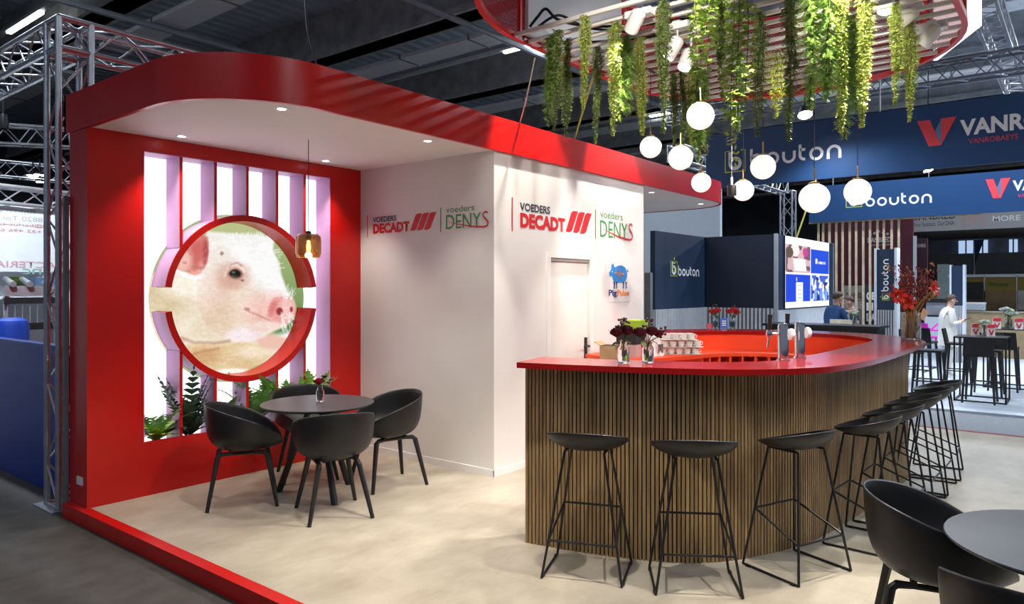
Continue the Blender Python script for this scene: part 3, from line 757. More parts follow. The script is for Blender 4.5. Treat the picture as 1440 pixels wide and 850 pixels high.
cable([P(1190, 121, 18.3), P(1138, 282, 18.3), P(1120, 335, 18.3)], .02, mat('yellow_strap', (.62,.55,.10), .6, noise=.05), 'yellow strap above the screen of the navy stand', 'strap', 'strap')
cable([P(428, -40, 9.4), P(431, 30, 9.4), P(437, 62, 9.4), P(446, 92, 9.4)], .012, CAB, 'black cable hanging behind the left part of the canopy')
# ---- spotlights clamped to the slats
SPOTG = mat('spot_glass', (1,1,1), .3, emit=(1,.96,.88), estr=30, noise=.01)
def spotlight(px, py, d, target, energy, label, lit=True, ang=46, col=(1,.93,.83), top=None):
    c = P(px, py, d); t = thing('spotlight', label, 'spotlight', c, 0, 'white spotlights under the oval frame')
    R_ = (Vector(target)-c).to_track_quat('-Z', 'Y').to_matrix().to_4x4()
    MB().lathe([(.001,.085),(.03,.085),(.048,.07),(.052,.03),(.052,-.075),(.045,-.075),(.044,-.06)], 24, R_, cap=False).build('housing', WHITEP, t, True); hs_ = t.children[-1] if t.children else t
    MB().lathe([(.001,-.058),(.044,-.058)], 24, R_, cap=False).build('lens', SPOTG if lit else mat('spot_dark_glass', (.25,.25,.25), .2, noise=.05), hs_)
    top = top or max(.1, RZ0-c.z)
    MB().tube([(0,0,.02),(.075,0,.03),(.075,0,top-.05)], .008, 6).build('arm', WHITEP, t, True)
    MB().box(.03, .11, -.10, .10, top-.05, top-.004).build('driver_box', WHITEP, t)
    MB().box(.05, .09, -.03, .03, top-.004, top+.02).build('clamp', WHITEP, t)
    n_ = (Vector(target)-c).normalized()
    if energy: spot(c+n_*.09, target, energy, col, ang, .35, .035)
spotlight(893, 30, 5.05, (5.55, 4.1, 2.2), 90, 'white spotlight at the left of the oval frame, seen from its closed back', False, 44)
spotlight(946, 68, 5.25, (3.9, 4.4, 0), 150, 'lit white spotlight, left one of the bright pair under the slats', True, 55)
spotlight(966, 84, 5.35, (3.2, 2.6, 0), 200, 'lit white spotlight, right one of the bright pair under the slats', True, 60)
spotlight(1246, 4, 5.1, (3.6, 1.2, 0), 240, 'lit white spotlight high at the right end of the slats', True, 60)
spotlight(1274, 24, 5.2, (6.95, 4.1, 2.2), 150, 'white spotlight hanging left of the frame tip, aimed at the wall', False, 42)
spotlight(1308, 50, 5.25, (6.9, 3.4, 1.0), 200, 'white spotlight at the right tip of the red frame', False, 60)
def near_spot(c, target, energy, label, ang=60, top=None):
    c = Vector(c); d_ = c.x*CT+c.y*ST; px_ = CX+F*(c.x*ST-c.y*CT)/d_; py_ = HY-F*(c.z-EYE)/d_
    spotlight(px_, py_, d_, target, energy, label, True, ang, top=top)
near_spot((3.25, 2.05, 3.48), (3.75, 2.3, .2), 220, 'added lit spotlight above the picture edge at the left round of the frame', 75)  # unseen lamp added to brighten the bar front, stools and floor
near_spot((3.75, 1.10, 3.48), (4.1, 1.75, .2), 220, 'added lit spotlight above the picture edge near the bar bend', 75)  # added out of view for the bar bend
near_spot((4.90, .80, 3.48), (5.2, 1.2, .2), 230, 'added lit spotlight above the picture edge over the straight bar side', 75)  # added out of view for the straight bar side
near_spot((3.16, 2.42, 3.48), (3.4, 4.2, .0), 140, 'added lit spotlight above the picture edge aimed at the seating corner', 70)  # unseen lamp added to light the seating corner
near_spot((3.22, 1.55, 3.48), (5.0, 2.6, 3.05), 170, 'added lit spotlight above the picture edge aimed at the left trailing plants', 60)  # unseen lamp added to brighten the left trailing plants
near_spot((4.30, .80, 3.48), (5.7, 1.7, 3.05), 150, 'added lit spotlight above the picture edge aimed at the right trailing plants', 70)  # second unseen lamp added for the plants
near_spot((5.12, 3.60, 4.28), (5.42, 4.1, 2.35), 330, 'wall-washing spotlight outside the upper rim, above the picture edge', 52, .14)
near_spot((6.62, 3.52, 4.28), (6.95, 4.1, 2.35), 330, 'wall-washing spotlight outside the upper rim behind the mesh', 52, .14)
# ---- opal globe pendants
OPAL = mat('opal_glass', (.9,.9,.88), .25, emit=(1, .92, .80), estr=.95, noise=.01)
GLOBES = [(985,163,19,'top opal globe pendant, hanging in front of the trailing plants'), (915,207,15,'leftmost opal globe pendant'), (957,222,17,'second opal globe pendant from the left'),
          (986,257,13.5,'small opal globe pendant in front of the red canopy end'), (1045,268,14.5,'opal globe pendant beside the hanging black cylinder'), (1073,235,17,'opal globe pendant covering the word on the navy banner'),
          (1145,279,20.5,'largest and lowest opal globe pendant'), (1206,270,18,'rightmost opal globe pendant')]
for px, py, r, lab in GLOBES:
    d = 97.0/r; c = P(px, py, d); t = thing('globe_pendant', lab, 'pendant lamp', c, 0, 'opal globe pendants over the bar')
    R_ = .096
    MB().lathe([(.001,-R_)]+[(R_*math.cos(a), R_*math.sin(a)) for a in np.radians(np.arange(-80, 71, 10))]+[(.032, R_*.945)], 32, cap=False).build('globe', OPAL, t, True)
    cp_ = MB().lathe([(.034,R_*.93),(.034,R_+.006),(.008,R_+.012)], 20).build('cap', BRASS, t, True)
    MB().tube([(0,0,R_), (0,0,R_+.10)], .006, 8).build('stem', BRASS, cp_, True)
    MB().tube([(0,0,R_+.10), (0,0,RZ0-.004-c.z)], .0028, 6).build('cord', CAB, t); MB().box(-.11,.11,-.012,.012,RZ0-.006-c.z,RZ0+.006-c.z).build('mount_bar', BLACKM, t)
for px, py, lab in ((989, 211, 'small black cylinder hanging above the globe at the canopy end'), (1029, 268, 'small black cylinder hanging left of a globe pendant')):
    c = P(px, py, 6.6); t = thing('hanging_cylinder', lab, 'sensor', c)
    MB().lathe([(.001,-.047),(.04,-.047),(.042,-.04),(.042,.04),(.04,.047),(.001,.047)], 20, cap=False).build('body', BLACKP, t, True)
    MB().tube([(0,0,.045),(0,0,.12)], .012, 8).build('plug', WHITEP, t, True)
    MB().tube([(0,0,.1),(0,0,RZ0-c.z)], .002, 5).build('wire', ALU, t); MB().box(-.11,.11,-.01,.01,RZ0-.006-c.z,RZ0+.006-c.z).build('mount_bar', BLACKM, t)
# ---- trailing plants
def leaf_mat(name, col, col2):
    m = mat(name, col, .5, noise=.3, nscale=25, col2=col2); return m
LEAF = {'button': leaf_mat('leaf_button', (.55,.62,.14), (.30,.40,.07)), 'dark': leaf_mat('leaf_dark', (.28,.36,.10), (.12,.19,.05)), 'fern': leaf_mat('leaf_fern', (.34,.52,.10), (.16,.32,.05)),
        'ivy': leaf_mat('leaf_ivy', (.42,.56,.10), (.2,.36,.05)), 'lime': leaf_mat('leaf_lime', (.55,.62,.07), (.3,.42,.04))}
STEM = mat('plant_stem', (.10,.11,.03), .7, noise=.3)
def garland(px, y0, y1, wpx, kind, label, d=None):
    d = d or F*(RZ0-EYE)/(HY-y0)
    top = P(px, min(y0, 406), d); zt = RZ0; zb = EYE+(HY-y1)*d/F; x0, y0_ = top.x, top.y
    t = thing('trailing_plant', label, 'hanging plant', (x0, y0_, zt), 0, 'artificial plants trailing from the oval frame')
    Ln = zt-zb; W = wpx*1.2*d/F/2
    r = np.random.default_rng(int(px*7+y1)); mb = MB(); stems = MB()
    ns = {'button': 3, 'dark': 3, 'fern': 4, 'ivy': 3, 'lime': 3}[kind]
    for s_ in range(ns):
        a0 = 2*math.pi*s_/ns+r.uniform(0, 2); L_ = Ln*(1 if s_ == 0 else r.uniform(.55, .95)); ph = r.uniform(0, 6)
        off = W*(.45 if kind in ('button', 'dark') else .5)
        cl = lambda k: (off*math.cos(a0)*min(1, k*6)+.012*math.sin(k*7+ph), off*math.sin(a0)*min(1, k*6)+.012*math.cos(k*6+ph), .015-k*L_)
        stems.tube([cl(k) for k in np.linspace(0, 1, 9)], .003, 4)
        per = {'button': 1050, 'dark': 1000, 'fern': 360, 'ivy': 200, 'lime': 650}[kind]; N = int(per*L_)
        for i in range(N):
            k = r.uniform(0, 1)**.95; bx, by, bz = cl(k); a = r.uniform(0, 2*math.pi); ca, sa = math.cos(a), math.sin(a)
            taper = 1 if k < .8 else max(.35, (1-k)*4+.2)
            if kind in ('button', 'dark', 'lime'):
                l = r.uniform(.0075, .0135); rad = W*.75*taper*r.uniform(.2, 1); p = Vector((bx+ca*rad, by+sa*rad, bz))
                ax = Vector((ca, sa, r.uniform(-.9, .3))).normalized(); sd = ax.cross(Vector((0,0,1))).normalized().cross(ax)*.2+Vector((-sa, ca, r.uniform(-.5,.5)))*.9
                q = ax*l; w2 = sd.normalized()*l*.7; up = Vector((0,0,.25*l))
                mb.add([p-q, p+w2+up, p+q, p-w2+up], [(0,1,2),(0,2,3)])
            elif kind == 'fern':
                l = W*1.0*taper*r.uniform(.5, 1.1); p = Vector((bx, by, bz)); ax = Vector((ca, sa, r.uniform(-1.3, .1))).normalized(); sd = Vector((-sa, ca, 0))
                nseg = 6
                for j in range(1, nseg+1):
                    for sg in (-1, 1):
                        b0 = p+ax*l*j/nseg; tip = b0+(ax*.6+sd*sg*.8).normalized()*l*.30*(1.15-j/nseg*.6); w2 = ax*.005
                        mb.add([b0-w2, b0+w2, tip], [(0,1,2)])
            else:
                l = r.uniform(.028, .05)*(.7+.3*taper); p = Vector((bx+ca*W*.4*taper, by+sa*W*.4*taper, bz)); ax = Vector((ca, sa, r.uniform(-.9, .2))).normalized(); sd = Vector((-sa, ca, r.uniform(-.4,.4))).normalized()
                vs = [p]+[p+(ax*math.cos(g)+sd*math.sin(g))*l*q for g, q in ((-1.9,.6),(-1.45,.35),(-.95,.85),(-.45,.42),(0,1.05),(.45,.42),(.95,.85),(1.45,.35),(1.9,.6))]
                mb.add(vs, [(0,i_,i_+1) for i_ in range(1, 9)])
    stems.build('stems', STEM, t)
    me = bpy.data.meshes.new('foliage'); me.from_pydata(mb.v, [], mb.f); me.update()
    o = obj('foliage', me, LEAF[kind], t); o['kind'] = 'stuff'
G = [(776,52,178,22,'fern','feathery fern trailing at the far left end of the slats'), (784,45,184,14,'dark','dark small-leaved plant, leftmost of the trailing strands'), (798,57,196,12,'dark','dark strand just right of the leftmost fern'),
     (823,25,158,13,'button','single pale green strand hanging alone beside the white panel'), (841,68,204,11,'dark','slim dark strand beside the lime strap'), (866,33,195,16,'button','bright strand in front of the red rim, left of a feathery fern'),
     (880,52,170,30,'fern','feathery fern between two bright strands'), (900,55,194,15,'button','bright yellow-green strand under the closed spotlight'), (934,5,190,18,'dark','long grey-green strand left of the lit spotlight pair'),
     (949,105,208,10,'dark','short dark strand below the lit spotlight pair'), (961,98,206,9,'dark','thin strand between the second globe cord and the bright spotlight'), (972,98,206,11,'button','bright lemon green strand just under the right lit spotlight'),
     (986,100,228,28,'fern','feathery fern reaching down behind the top globe'), (988,-60,140,30,'ivy','dark leafy ivy left of the star-leaved vine', 4.25), (1014,-50,140,17,'dark','grey-green strand between ivy and star-leaved vine', 4.4),
     (1041,-60,207,36,'ivy','bushy star-leaved vine, brightest of the middle plants', 4.2), (1068,20,195,18,'dark','dark strand right of the star-leaved vine'), (1092,75,168,30,'lime','loose lime green sprig below the slats'),
     (1113,-50,200,20,'dark','long dark double strand above the floodlight', 4.5), (1152,-40,156,38,'fern','broad feathery fern right of the floodlight', 4.5), (1184,-50,190,17,'button','long frosted strand in front of a feathery fern', 4.45),
     (1193,24,196,38,'fern','large feathery fern reaching lowest in front of the navy banner'), (1217,-45,182,20,'button','yellow-green double strand right of the large fern', 4.6), (1262,8,152,15,'button','strand hanging left of the rightmost trailing plant'), (1281,30,174,14,'button','rightmost trailing plant, lemon green')]
for g in G: garland(*g)
# ============================================================ SMOKED GLASS PENDANT
c = (3.61, 5.0, 2.01); t = thing('smoked_glass_pendant', 'smoked gold glass pendant lamp hanging over the round table', 'pendant lamp', c)
GOLDG = mat('gold_smoked_glass', (.62,.42,.22), .05, trans=.9, noise=.05, metal=.15)
prof = [(.03,.098),(.075,.095),(.097,.075),(.103,.03),(.103,-.06),(.09,-.098),(.086,-.098),(.099,-.06),(.099,.03),(.093,.072),(.073,.09),(.03,.093)]
MB().lathe(prof, 32, cap=False).build('glass_shade', GOLDG, t, True)
MB().lathe([(.001,.12),(.02,.12),(.024,.1),(.024,.06),(.016,.05),(.001,.05)], 16, cap=False).build('lamp_holder', BLACKM, t, True)
MB().lathe([(.001,.05),(.012,.04),(.018,.0),(.016,-.045),(.001,-.06)], 16, cap=False).build('bulb', mat('filament_bulb', (1,.8,.5), .3, emit=(1,.66,.28), estr=14, noise=.01), t, True)
MB().tube([(0,0,.12),(0,0,.87)], .0035, 6).build('cord', CAB, t)
point((c[0], c[1], c[2]-.08), 3, (1,.75,.45), .03)
# ============================================================ HALL ROOF
m = MB(); z = 7.9; xs_ = np.arange(-6, 46, .30)
vs = []; 
prof2 = []
ys_ = np.arange(-26, 40, .36)
for y in ys_: prof2 += [(y, z), (y+.20, z), (y+.23, z+.06), (y+.33, z+.06)]
for y, zz in prof2: vs += [(-8, y, zz), (50, y, zz)]
m.add(vs, [(2*i, 2*i+1, 2*i+3, 2*i+2) for i in range(len(prof2)-1)])
struct('ceiling', m, mat('dark_roof_deck', (.44, .53, .62), .6, noise=.1, nscale=2), label='dark ribbed metal roof deck of the hall')
PANELG = mat('roof_panel_grey', (.85, .87, .90), .7, noise=.05)
for k, x in enumerate((1.6, 6.0, 10.4, 14.8, 19.2, 23.6, 28.0, 33, 38)):
    t = thing('roof_beam', ['concrete roof beam, nearest above the viewer', 'concrete roof beam above the truss corner', 'concrete roof beam rising behind the canopy middle', 'third concrete beam behind the canopy', 'fourth concrete roof beam, above the far canopy end', 'concrete roof beam over the navy stand', 'concrete roof beam behind the far banner', 'concrete roof beam far down the hall', 'farthest concrete roof beam'][k], 'beam', (x, 4, 7.0), 0, 'roof beams')
    MB().box(-.22, .22, -30, 34, -.12, .9).build('beam_body', CONC, t)
    MB().box(-.30, .30, -30, 34, -.12, .02).build('lower_flange', CONC, t)
    if k: 
        for y0_, y1_ in ((-24, -12), (-9, 3.2), (4.2, 12.0), (14.5, 26)):
            MB().box(.42, 1.02, y0_, y1_, -.35, -.27).build('heating_panel', PANELG, t)
            for q in np.arange(y0_+1.5, y1_, 2.0): MB().box(.40, 1.04, q, q+.03, -.365, -.26).build('panel_joint', mat('joint_grey', (.2,.2,.2), .7, noise=.1), t)
TUBE = mat('fluorescent_tube', (1,1,1), .4, emit=(.95,1,.98), estr=7, noise=.01)
for k, (x, y0_, y1_, lab, lamps) in enumerate(((5.13, -6, 20, 'light rail with glowing tube at the upper left corner', (15.3, 16.15)), (12.3, -6, 22, 'light rail crossing behind the oval frame', (9.1,)), (19.6, -8, 24, 'light rail over the navy stand', (8.4, 9.4)), (26, -8, 24, 'light rail over the far stands', (2, 9, 16)))):
    t = thing('light_rail', lab, 'ceiling lamp', (x, 0, 6.85), 0, 'light rails under the roof')
    MB().box(-.05, .05, y0_, y1_, 0, .07).build('rail', mat('rail_white', (.6,.62,.63), .5, noise=.05), t)
    for q in lamps: MB().box(-.045, .045, q, q+.9, -.05, -.002).build('lamp_tube', TUBE, t)
for k, (y, zz, lab) in enumerate(((9.0, 6.55, 'grey conduit pipe behind the canopy, nearer one'), (13.5, 6.50, 'grey conduit pipe behind the canopy, farther one'))):
    o = MB().tube([(3, y, zz), (32, y, zz)], .06, 8).build('conduit_pipe', mat('pipe_grey', (.25,.27,.29), .5, noise=.1), None, True); tag(o, lab, 'pipe')
# far hall walls
FAR = mat('far_hall_wall', (.10,.11,.13), .9, noise=.3, nscale=1)
struct('wall_far', MB().box(44, 44.3, -30, 36, -.1, 8), FAR, label='dark far wall of the hall')
struct('wall_side', MB().box(-8, 44, 34, 34.3, -.1, 8), FAR, label='dark side wall of the hall')
# ============================================================ TRUSSES
def truss(label, p0, p1, size=.24, r=.025, rb=.009, pitch=.24, detail=True, up=(0,0,1), m=ALU, name='truss'):
    p0, p1 = Vector(p0), Vector(p1); ax = (p1-p0); L_ = ax.length; ax.normalize(); upv = Vector(up)
    if abs(ax.dot(upv)) > .9: upv = Vector((1,0,0))
    sx = ax.cross(upv).normalized(); sy = sx.cross(ax).normalized()
    t = thing(name, label, 'truss', p0)
    M = Matrix(((sx.x, sy.x, ax.x, 0), (sx.y, sy.y, ax.y, 0), (sx.z, sy.z, ax.z, 0), (0,0,0,1)))
    h = size/2; C4 = [(h,h),(-h,h),(-h,-h),(h,-h)]
    for c in C4: MB().tube([(c[0], c[1], 0), (c[0], c[1], L_)], r, 10, M=M).build('chord', m, t, True)
    n = max(1, int(round(L_/pitch))); st = L_/n
    allb = MB()
    for f in range(4):
        a, b = C4[f], C4[(f+1) % 4]
        base = None
        for i in range(n):
            q0, q1 = (a, b) if (i+f) % 2 == 0 else (b, a)
            pts = [(q0[0], q0[1], i*st), (q1[0], q1[1], (i+1)*st)]
            if detail: MB().tube(pts, rb, 6, M=M).build('brace', m, t, True)
            else: allb.tube(pts, rb, 5, M=M)
    if not detail:
        o = allb.build('brace', m, t); o['kind'] = 'stuff'
    for zz in (0, L_): MB().tube([(a[0],a[1],zz) for a in C4], r*.7, 6, closed=True, M=M).build('end_frame', m, t)
    return t
TX, TY = 2.385, 6.52; TZ = 3.70
tw = truss('aluminium truss tower standing behind the left end of the red wall', (TX, TY, -.085), (TX, TY, TZ-.14), pitch=.32)
MB().box(-.2, .2, -.2, .2, -.015, -.005).build('base_plate', ALU, tw)
truss('horizontal truss arm running left from the tower corner', (TX, TY+.12, TZ), (TX, TY+5.6, TZ))
truss('horizontal truss arm running behind the red canopy', (TX-.12, TY, TZ), (TX+7, TY, TZ))
cn = thing('truss_corner', 'aluminium corner block joining the two truss arms', 'truss corner', (TX, TY, TZ))
for sx in (-.12, .12):
    for sy in (-.12, .12): MB().tube([(sx,sy,-.14),(sx,sy,.12)], .027, 10).build('corner_post', ALU, cn, True)
for zz in (-.12, .12): MB().tube([(-.12,-.12,zz),(.12,-.12,zz),(.12,.12,zz),(-.12,.12,zz)], .027, 10, closed=True).build('corner_frame', ALU, cn, True)
o = MB().box(2.243, 2.277, 6.225, 6.262, -.1, 2.38).build('grey_post', mat('grey_profile', (.16,.165,.17), .5, noise=.1)); tag(o, 'grey square metal post against the red wall end', 'post')
truss('far left truss with a dark clamp, middle height', P(-60, 186, 11), P(105, 196, 12.5), detail=False, size=.3)
truss('lower far left truss with small lamps', P(-60, 232, 14), P(110, 248, 15), detail=False, size=.3)
truss('truss just above the white mirrored banner', (1.2, 10.0, 2.80), (4.6, 10.0, 2.72), detail=False, size=.2)
truss('truss tower between the white wall end and the navy stand', (9.62, 5.42, -.085), (9.62, 5.42, 2.87), detail=True, pitch=.34)
o = MB().box(9.9, 9.98, 5.2, 5.3, -.1, 1.9).build('grey_post', MATS['grey_profile']); tag(o, 'slim grey post right of the truss tower', 'post')
truss('truss carrying the near navy banner', (12.5, 6.2, 4.88), (12.5, -8, 4.88), detail=False, size=.29, m=mat('truss_dark', (.20,.23,.27), .4, .8, noise=.1))
truss('truss running away above the navy banner at the upper right', (8.2, 1.05, 5.38), (17, 1.05, 5.38), detail=False, size=.29)
truss('truss beam behind the globes left of the far banner', (13.0, 6.3, 4.30), (19.3, 6.3, 4.30), detail=False, size=.3)
truss('truss tower behind the navy stand screen', (19.3, 6.15, -.085), (19.3, 6.15, 4.2), detail=False, size=.3, pitch=.4)
truss('long roof truss far behind the globes', (24, 14, 5.6), (24, -6, 5.6), detail=False, size=.4, pitch=.5)
# ============================================================ PLANTS IN THE NICHE
def leaf_mesh(L_, W, bend=.5, fold=.25, n=6):
    vs = []; fs = []
    x = z = 0; a = 0
    for i in range(n+1):
        k = i/n; wv = W/2*math.sin(math.pi*min(1, k*.92+.06))**.8
        if i == n: wv = 0.001
        vs += [(x, wv, z+fold*wv), (x, 0, z), (x, -wv, z+fold*wv)]
        a -= bend/n; x += L_/n*math.cos(a); z += L_/n*math.sin(a)
    for i in range(n): 
        b = 3*i; fs += [(b, b+1, b+4, b+3), (b+1, b+2, b+5, b+4)]
    me = bpy.data.meshes.new('leaf'); me.from_pydata(vs, [], fs); me.update(); me.polygons.foreach_set('use_smooth', [True]*len(me.polygons)); return me
def frond_mesh(L_, W, n=11, bend=.9):
    mb = MB(); x = z = 0; a = 0; pts = []
    for i in range(n+1):
        pts.append((x, 0, z)); a -= bend/n; x += L_/n*math.cos(a); z += L_/n*math.sin(a)
    mb.tube(pts, .002, 4)
    for i in range(1, n+1):
        w2 = W/2*math.sin(math.pi*(i/n*.85+.12)); p = Vector(pts[i])
        for s_ in (-1, 1):
            tip = p+Vector((w2*.35, s_*w2, -.15*w2)); q = Vector((L_/n*.42, 0, 0))
            mb.add([p-q, p+(tip-p)*.5-q*.5+Vector((0,0,.004)), tip, p+(tip-p)*.5+q*.9, p+q], [(0,1,2,3,4)])
    me = bpy.data.meshes.new('frond'); me.from_pydata(mb.v, [], mb.f); me.update(); return me
PL = {'lime': mat('broad_leaf_lime', (.55,.66,.08), .4, noise=.3, nscale=18, col2=(.25,.42,.05)), 'dark': mat('zz_leaf_dark', (.035,.07,.035), .35, noise=.4, nscale=10),
      'green': mat('fern_green', (.16,.34,.08), .5, noise=.4, nscale=10), 'grey': mat('broad_leaf_grey', (.10,.17,.08), .4, noise=.4, nscale=14, col2=(.26,.32,.2)), 'fresh': mat('fern_fresh', (.26,.50,.09), .5, noise=.3, nscale=10)}
def potted(name, label, x, y, items, seed, z=.40):
    """items: (kind, material, count, length, width, elevation range, bend)"""
    t = thing(name, label, 'plant', (x, y, z), 0, 'plants in the planter below the piglet photo'); r = np.random.default_rng(seed)
    for kind, mk, cnt, L_, W, (e0, e1), bend in items:
        me = (leaf_mesh if kind == 'leaf' else frond_mesh)(L_, W, bend=bend); me.materials.append(PL[mk])
        for i in range(cnt):
            az = 2*math.pi*(i+r.uniform(-.3,.3))/cnt*1.0+r.uniform(0,.5); el = r.uniform(e0, e1); sc = r.uniform(.7, 1.08)
            o = obj(kind if kind == 'leaf' else 'frond', me, PL[mk], t, (.02*math.cos(az), .02*math.sin(az), r.uniform(0, .03)))
            o.rotation_euler = (r.uniform(-.4,.4), -math.radians(el), az); 
            q = abs(math.sin(az)); o.scale = (sc*(1-.45*q*math.cos(math.radians(el))),)*3
    return t
sx = [2.70+.3033*(k+.5) for k in range(6)]
YPL = 6.03
potted('broad_leaf_plant', 'lime green broad-leaved plant in the leftmost opening', sx[0]+.0, YPL, [('leaf','lime',26,.27,.10,(38,80),1.0), ('frond','green',12,.40,.16,(55,85),.7)], 1)
potted('zz_plant', 'dark upright feathery plant in the second opening from the left', sx[1]-.02, YPL, [('frond','dark',24,.60,.17,(62,88),.35), ('leaf','dark',16,.30,.09,(45,75),.8)], 2)
potted('broad_leaf_plant', 'grey-green leafy plant in the third opening, behind the left chair', sx[2], YPL, [('leaf','grey',16,.42,.13,(50,82),.7), ('leaf','dark',12,.28,.09,(45,70),.7)], 3)
potted('fern_plant', 'mixed fern and broad leaves in the fourth opening, left of the table', sx[3], YPL, [('frond','green',20,.56,.18,(58,86),.7), ('leaf','grey',12,.36,.12,(50,75),.7)], 4)
potted('fern_plant', 'bright green fern in the fifth opening, behind the table', sx[4], YPL, [('frond','fresh',24,.58,.20,(55,86),.8), ('frond','green',10,.45,.16,(45,75),.9)], 5)
potted('fern_plant', 'small fern in the rightmost opening, behind the rose', sx[5], YPL, [('frond','fresh',18,.55,.18,(55,84),.8), ('leaf','lime',9,.26,.08,(35,70),.9)], 6)
# ============================================================ VASES AND FLOWERS
def petal_rose(mb, c, r, rg, n=3):
    c = Vector(c)
    for ring, (cnt, rr, tilt) in enumerate(((4, .35, 1.25), (5, .65, 1.0), (6, .95, .7))):
        for i in range(cnt):
            a = 2*math.pi*(i+.5*ring+rg.uniform(-.15,.15))/cnt; ca, sa = math.cos(a), math.sin(a); d = Vector((ca, sa, 0)); s_ = Vector((-sa, ca, 0))
            b = c+Vector((0,0,-r*.75)); m1 = c+d*r*rr*.95+Vector((0,0,-r*.15)); tp = c+d*r*(rr*.95+.12*ring)+Vector((0,0,r*(.75-.18*ring)))
            wv = r*.62
            mb.add([b, m1+s_*wv, m1, m1-s_*wv, tp+s_*wv*.6, tp+d*r*.08, tp-s_*wv*.6], [(0,1,2),(0,2,3),(1,4,5,2),(2,5,6,3)])
def vase_glass(t, prof, m=GLASS, n=20):
    o = MB().lathe(prof, n, cap=False).build('glass_vase', m, t, True); return o
BOT = [(.001,.004),(.030,.004),(.033,.012),(.033,.085),(.022,.108),(.019,.122),(.023,.132),(.0205,.132),(.0165,.122),(.0195,.106),(.030,.084),(.030,.014),(.001,.012)]
ROSE = mat('dark_rose_petal', (.055,.003,.010), .6, noise=.3, nscale=30); RROSE = mat('red_rose_petal', (.30,.008,.014), .55, noise=.3, nscale=30)
BERRY = mat('dark_berry', (.05,.008,.012), .5, noise=.3); GSTEM = mat('flower_stem', (.06,.10,.025), .6, noise=.3)
WATER = mat('vase_water', (.85,.92,.9), .02, trans=1, ior=1.33, noise=.01)
def posy(x, y, z, label, pm, heads, sprigs, seed, sc=1.0, group=None, cat='vase of flowers'):
    t = thing('flower_vase', label, cat, (x, y, z), 0, group); rg = np.random.default_rng(seed)
    t.scale = (sc,)*3
    vase_glass(t, BOT); 
    for hx, hy, hz, r in heads:
        MB().tube([(-hx*.25, -hy*.25, .02), (hx*.15, hy*.15, .12), (hx, hy, hz-r*.6)], .0028, 5).build('stem', GSTEM, t); st_ = t.children[-1]
        mb = MB(); petal_rose(mb, (hx, hy, hz), r, rg); me = bpy.data.meshes.new('rose'); me.from_pydata(mb.v, [], mb.f); me.update()
        obj('rose_head', me, pm, st_)
        lf = obj('leaf', leaf_mesh(.06, .03, .6), GSTEM, st_, (hx*.6, hy*.6, hz*.72)); lf.rotation_euler = (0, .2, rg.uniform(0, 6))
    for hx, hy, hz in sprigs:
        mb = MB(); mb.tube([(0,0,.03), (hx*.2, hy*.2, .13), (hx, hy, hz)], .0015, 4); mb.build('sprig_stem', GSTEM, t)
        for _ in range(6):
            c = Vector((hx+rg.uniform(-.022,.022), hy+rg.uniform(-.022,.022), hz+rg.uniform(-.03,.015)))
            MB().lathe([(.001,-.008),(.0075,-.004),(.009,0),(.0075,.004),(.001,.008)], 8, T(*c), cap=False).build('bud', BERRY, t, True)
    return t
posy(3.97, 2.27, ZT, 'glass bottle of dark roses, left one of two on the bar edge', ROSE, [(-.045,.02,.175,.036),(.02,-.01,.185,.038),(.05,.02,.19,.033)], [(-.01,.0,.245),(.05,.02,.235),(.0,.03,.22)], 1, 1.12, 'rose bottles on the bar edge')
posy(4.08, 2.16, ZT, 'glass bottle of dark roses, right one of two on the bar edge', ROSE, [(-.04,.03,.175,.037),(.015,-.015,.18,.037),(.055,-.035,.165,.03)], [(.03,.0,.24),(.09,-.06,.19),(-.005,.02,.225)], 2, 1.12, 'rose bottles on the bar edge')
posy(3.62, 4.86, .742, 'small glass bottle with one red rose on the round table', RROSE, [(-.012,.005,.165,.036)], [(.03,-.025,.20),(.05,-.05,.175),(.02,.0,.19)], 3, 1.0)
posy(*PZ(1006, 461.5, ZT), 'small glass of red flowers on the far bar rim, left of the blue card', mat('red_flower', (.45,.02,.02), .5, noise=.3, nscale=30), [(-.03,.02,.17,.035),(.02,-.01,.18,.038),(.03,.03,.16,.034)], [(0,0,.23)], 4, 1.15, 'red posies on the far bar rim')
posy(*PZ(1030, 461.5, ZT), 'small glass of red flowers on the far bar rim, right of the blue card', MATS['red_flower'], [(-.025,.02,.17,.037),(.02,-.01,.185,.038),(.04,-.03,.16,.034)], [(.02,0,.22)], 5, 1.15, 'red posies on the far bar rim')
def card(x, y, z, w, h, m, label, rz, marks=None, name='table_card', cat='card', group=None):
    t = thing(name, label, cat, (x, y, z), rz, group)
    mb = MB(); mb.add([(0,-w/2,0),(.035,-w/2,0),(.018,-w/2,h),(0,w/2,0),(.035,w/2,0),(.018,w/2,h)], [(0,1,2),(3,5,4),(0,2,5,3),(1,4,5,2),(0,3,4,1)]); mb.build('folded_card', m, t)
    if marks: marks(t, w, h)
    return t
q = PZ(1018, 462, ZT)
def stripes(t, w, h):
    mb = MB()
    for k in (.3, .5, .7): mb.box(-.0135+.018*k*1.0+.0105*0-.004, .0, -w*.28, w*.28, h*k-.006, h*k+.008)
    mb.build('card_print', PRINTW, t)
card(q.x, q.y, ZT, .085, .12, mat('blue_card', (.02,.12,.55), .5, noise=.05), 'small blue card standing between the two red posies', math.radians(30), stripes)
q = PZ(998, 461.5, ZT); card(q.x, q.y, ZT, .07, .05, mat('red_card', (.45,.01,.05), .5, noise=.05), 'small red card left of the posies on the far bar rim', math.radians(30))
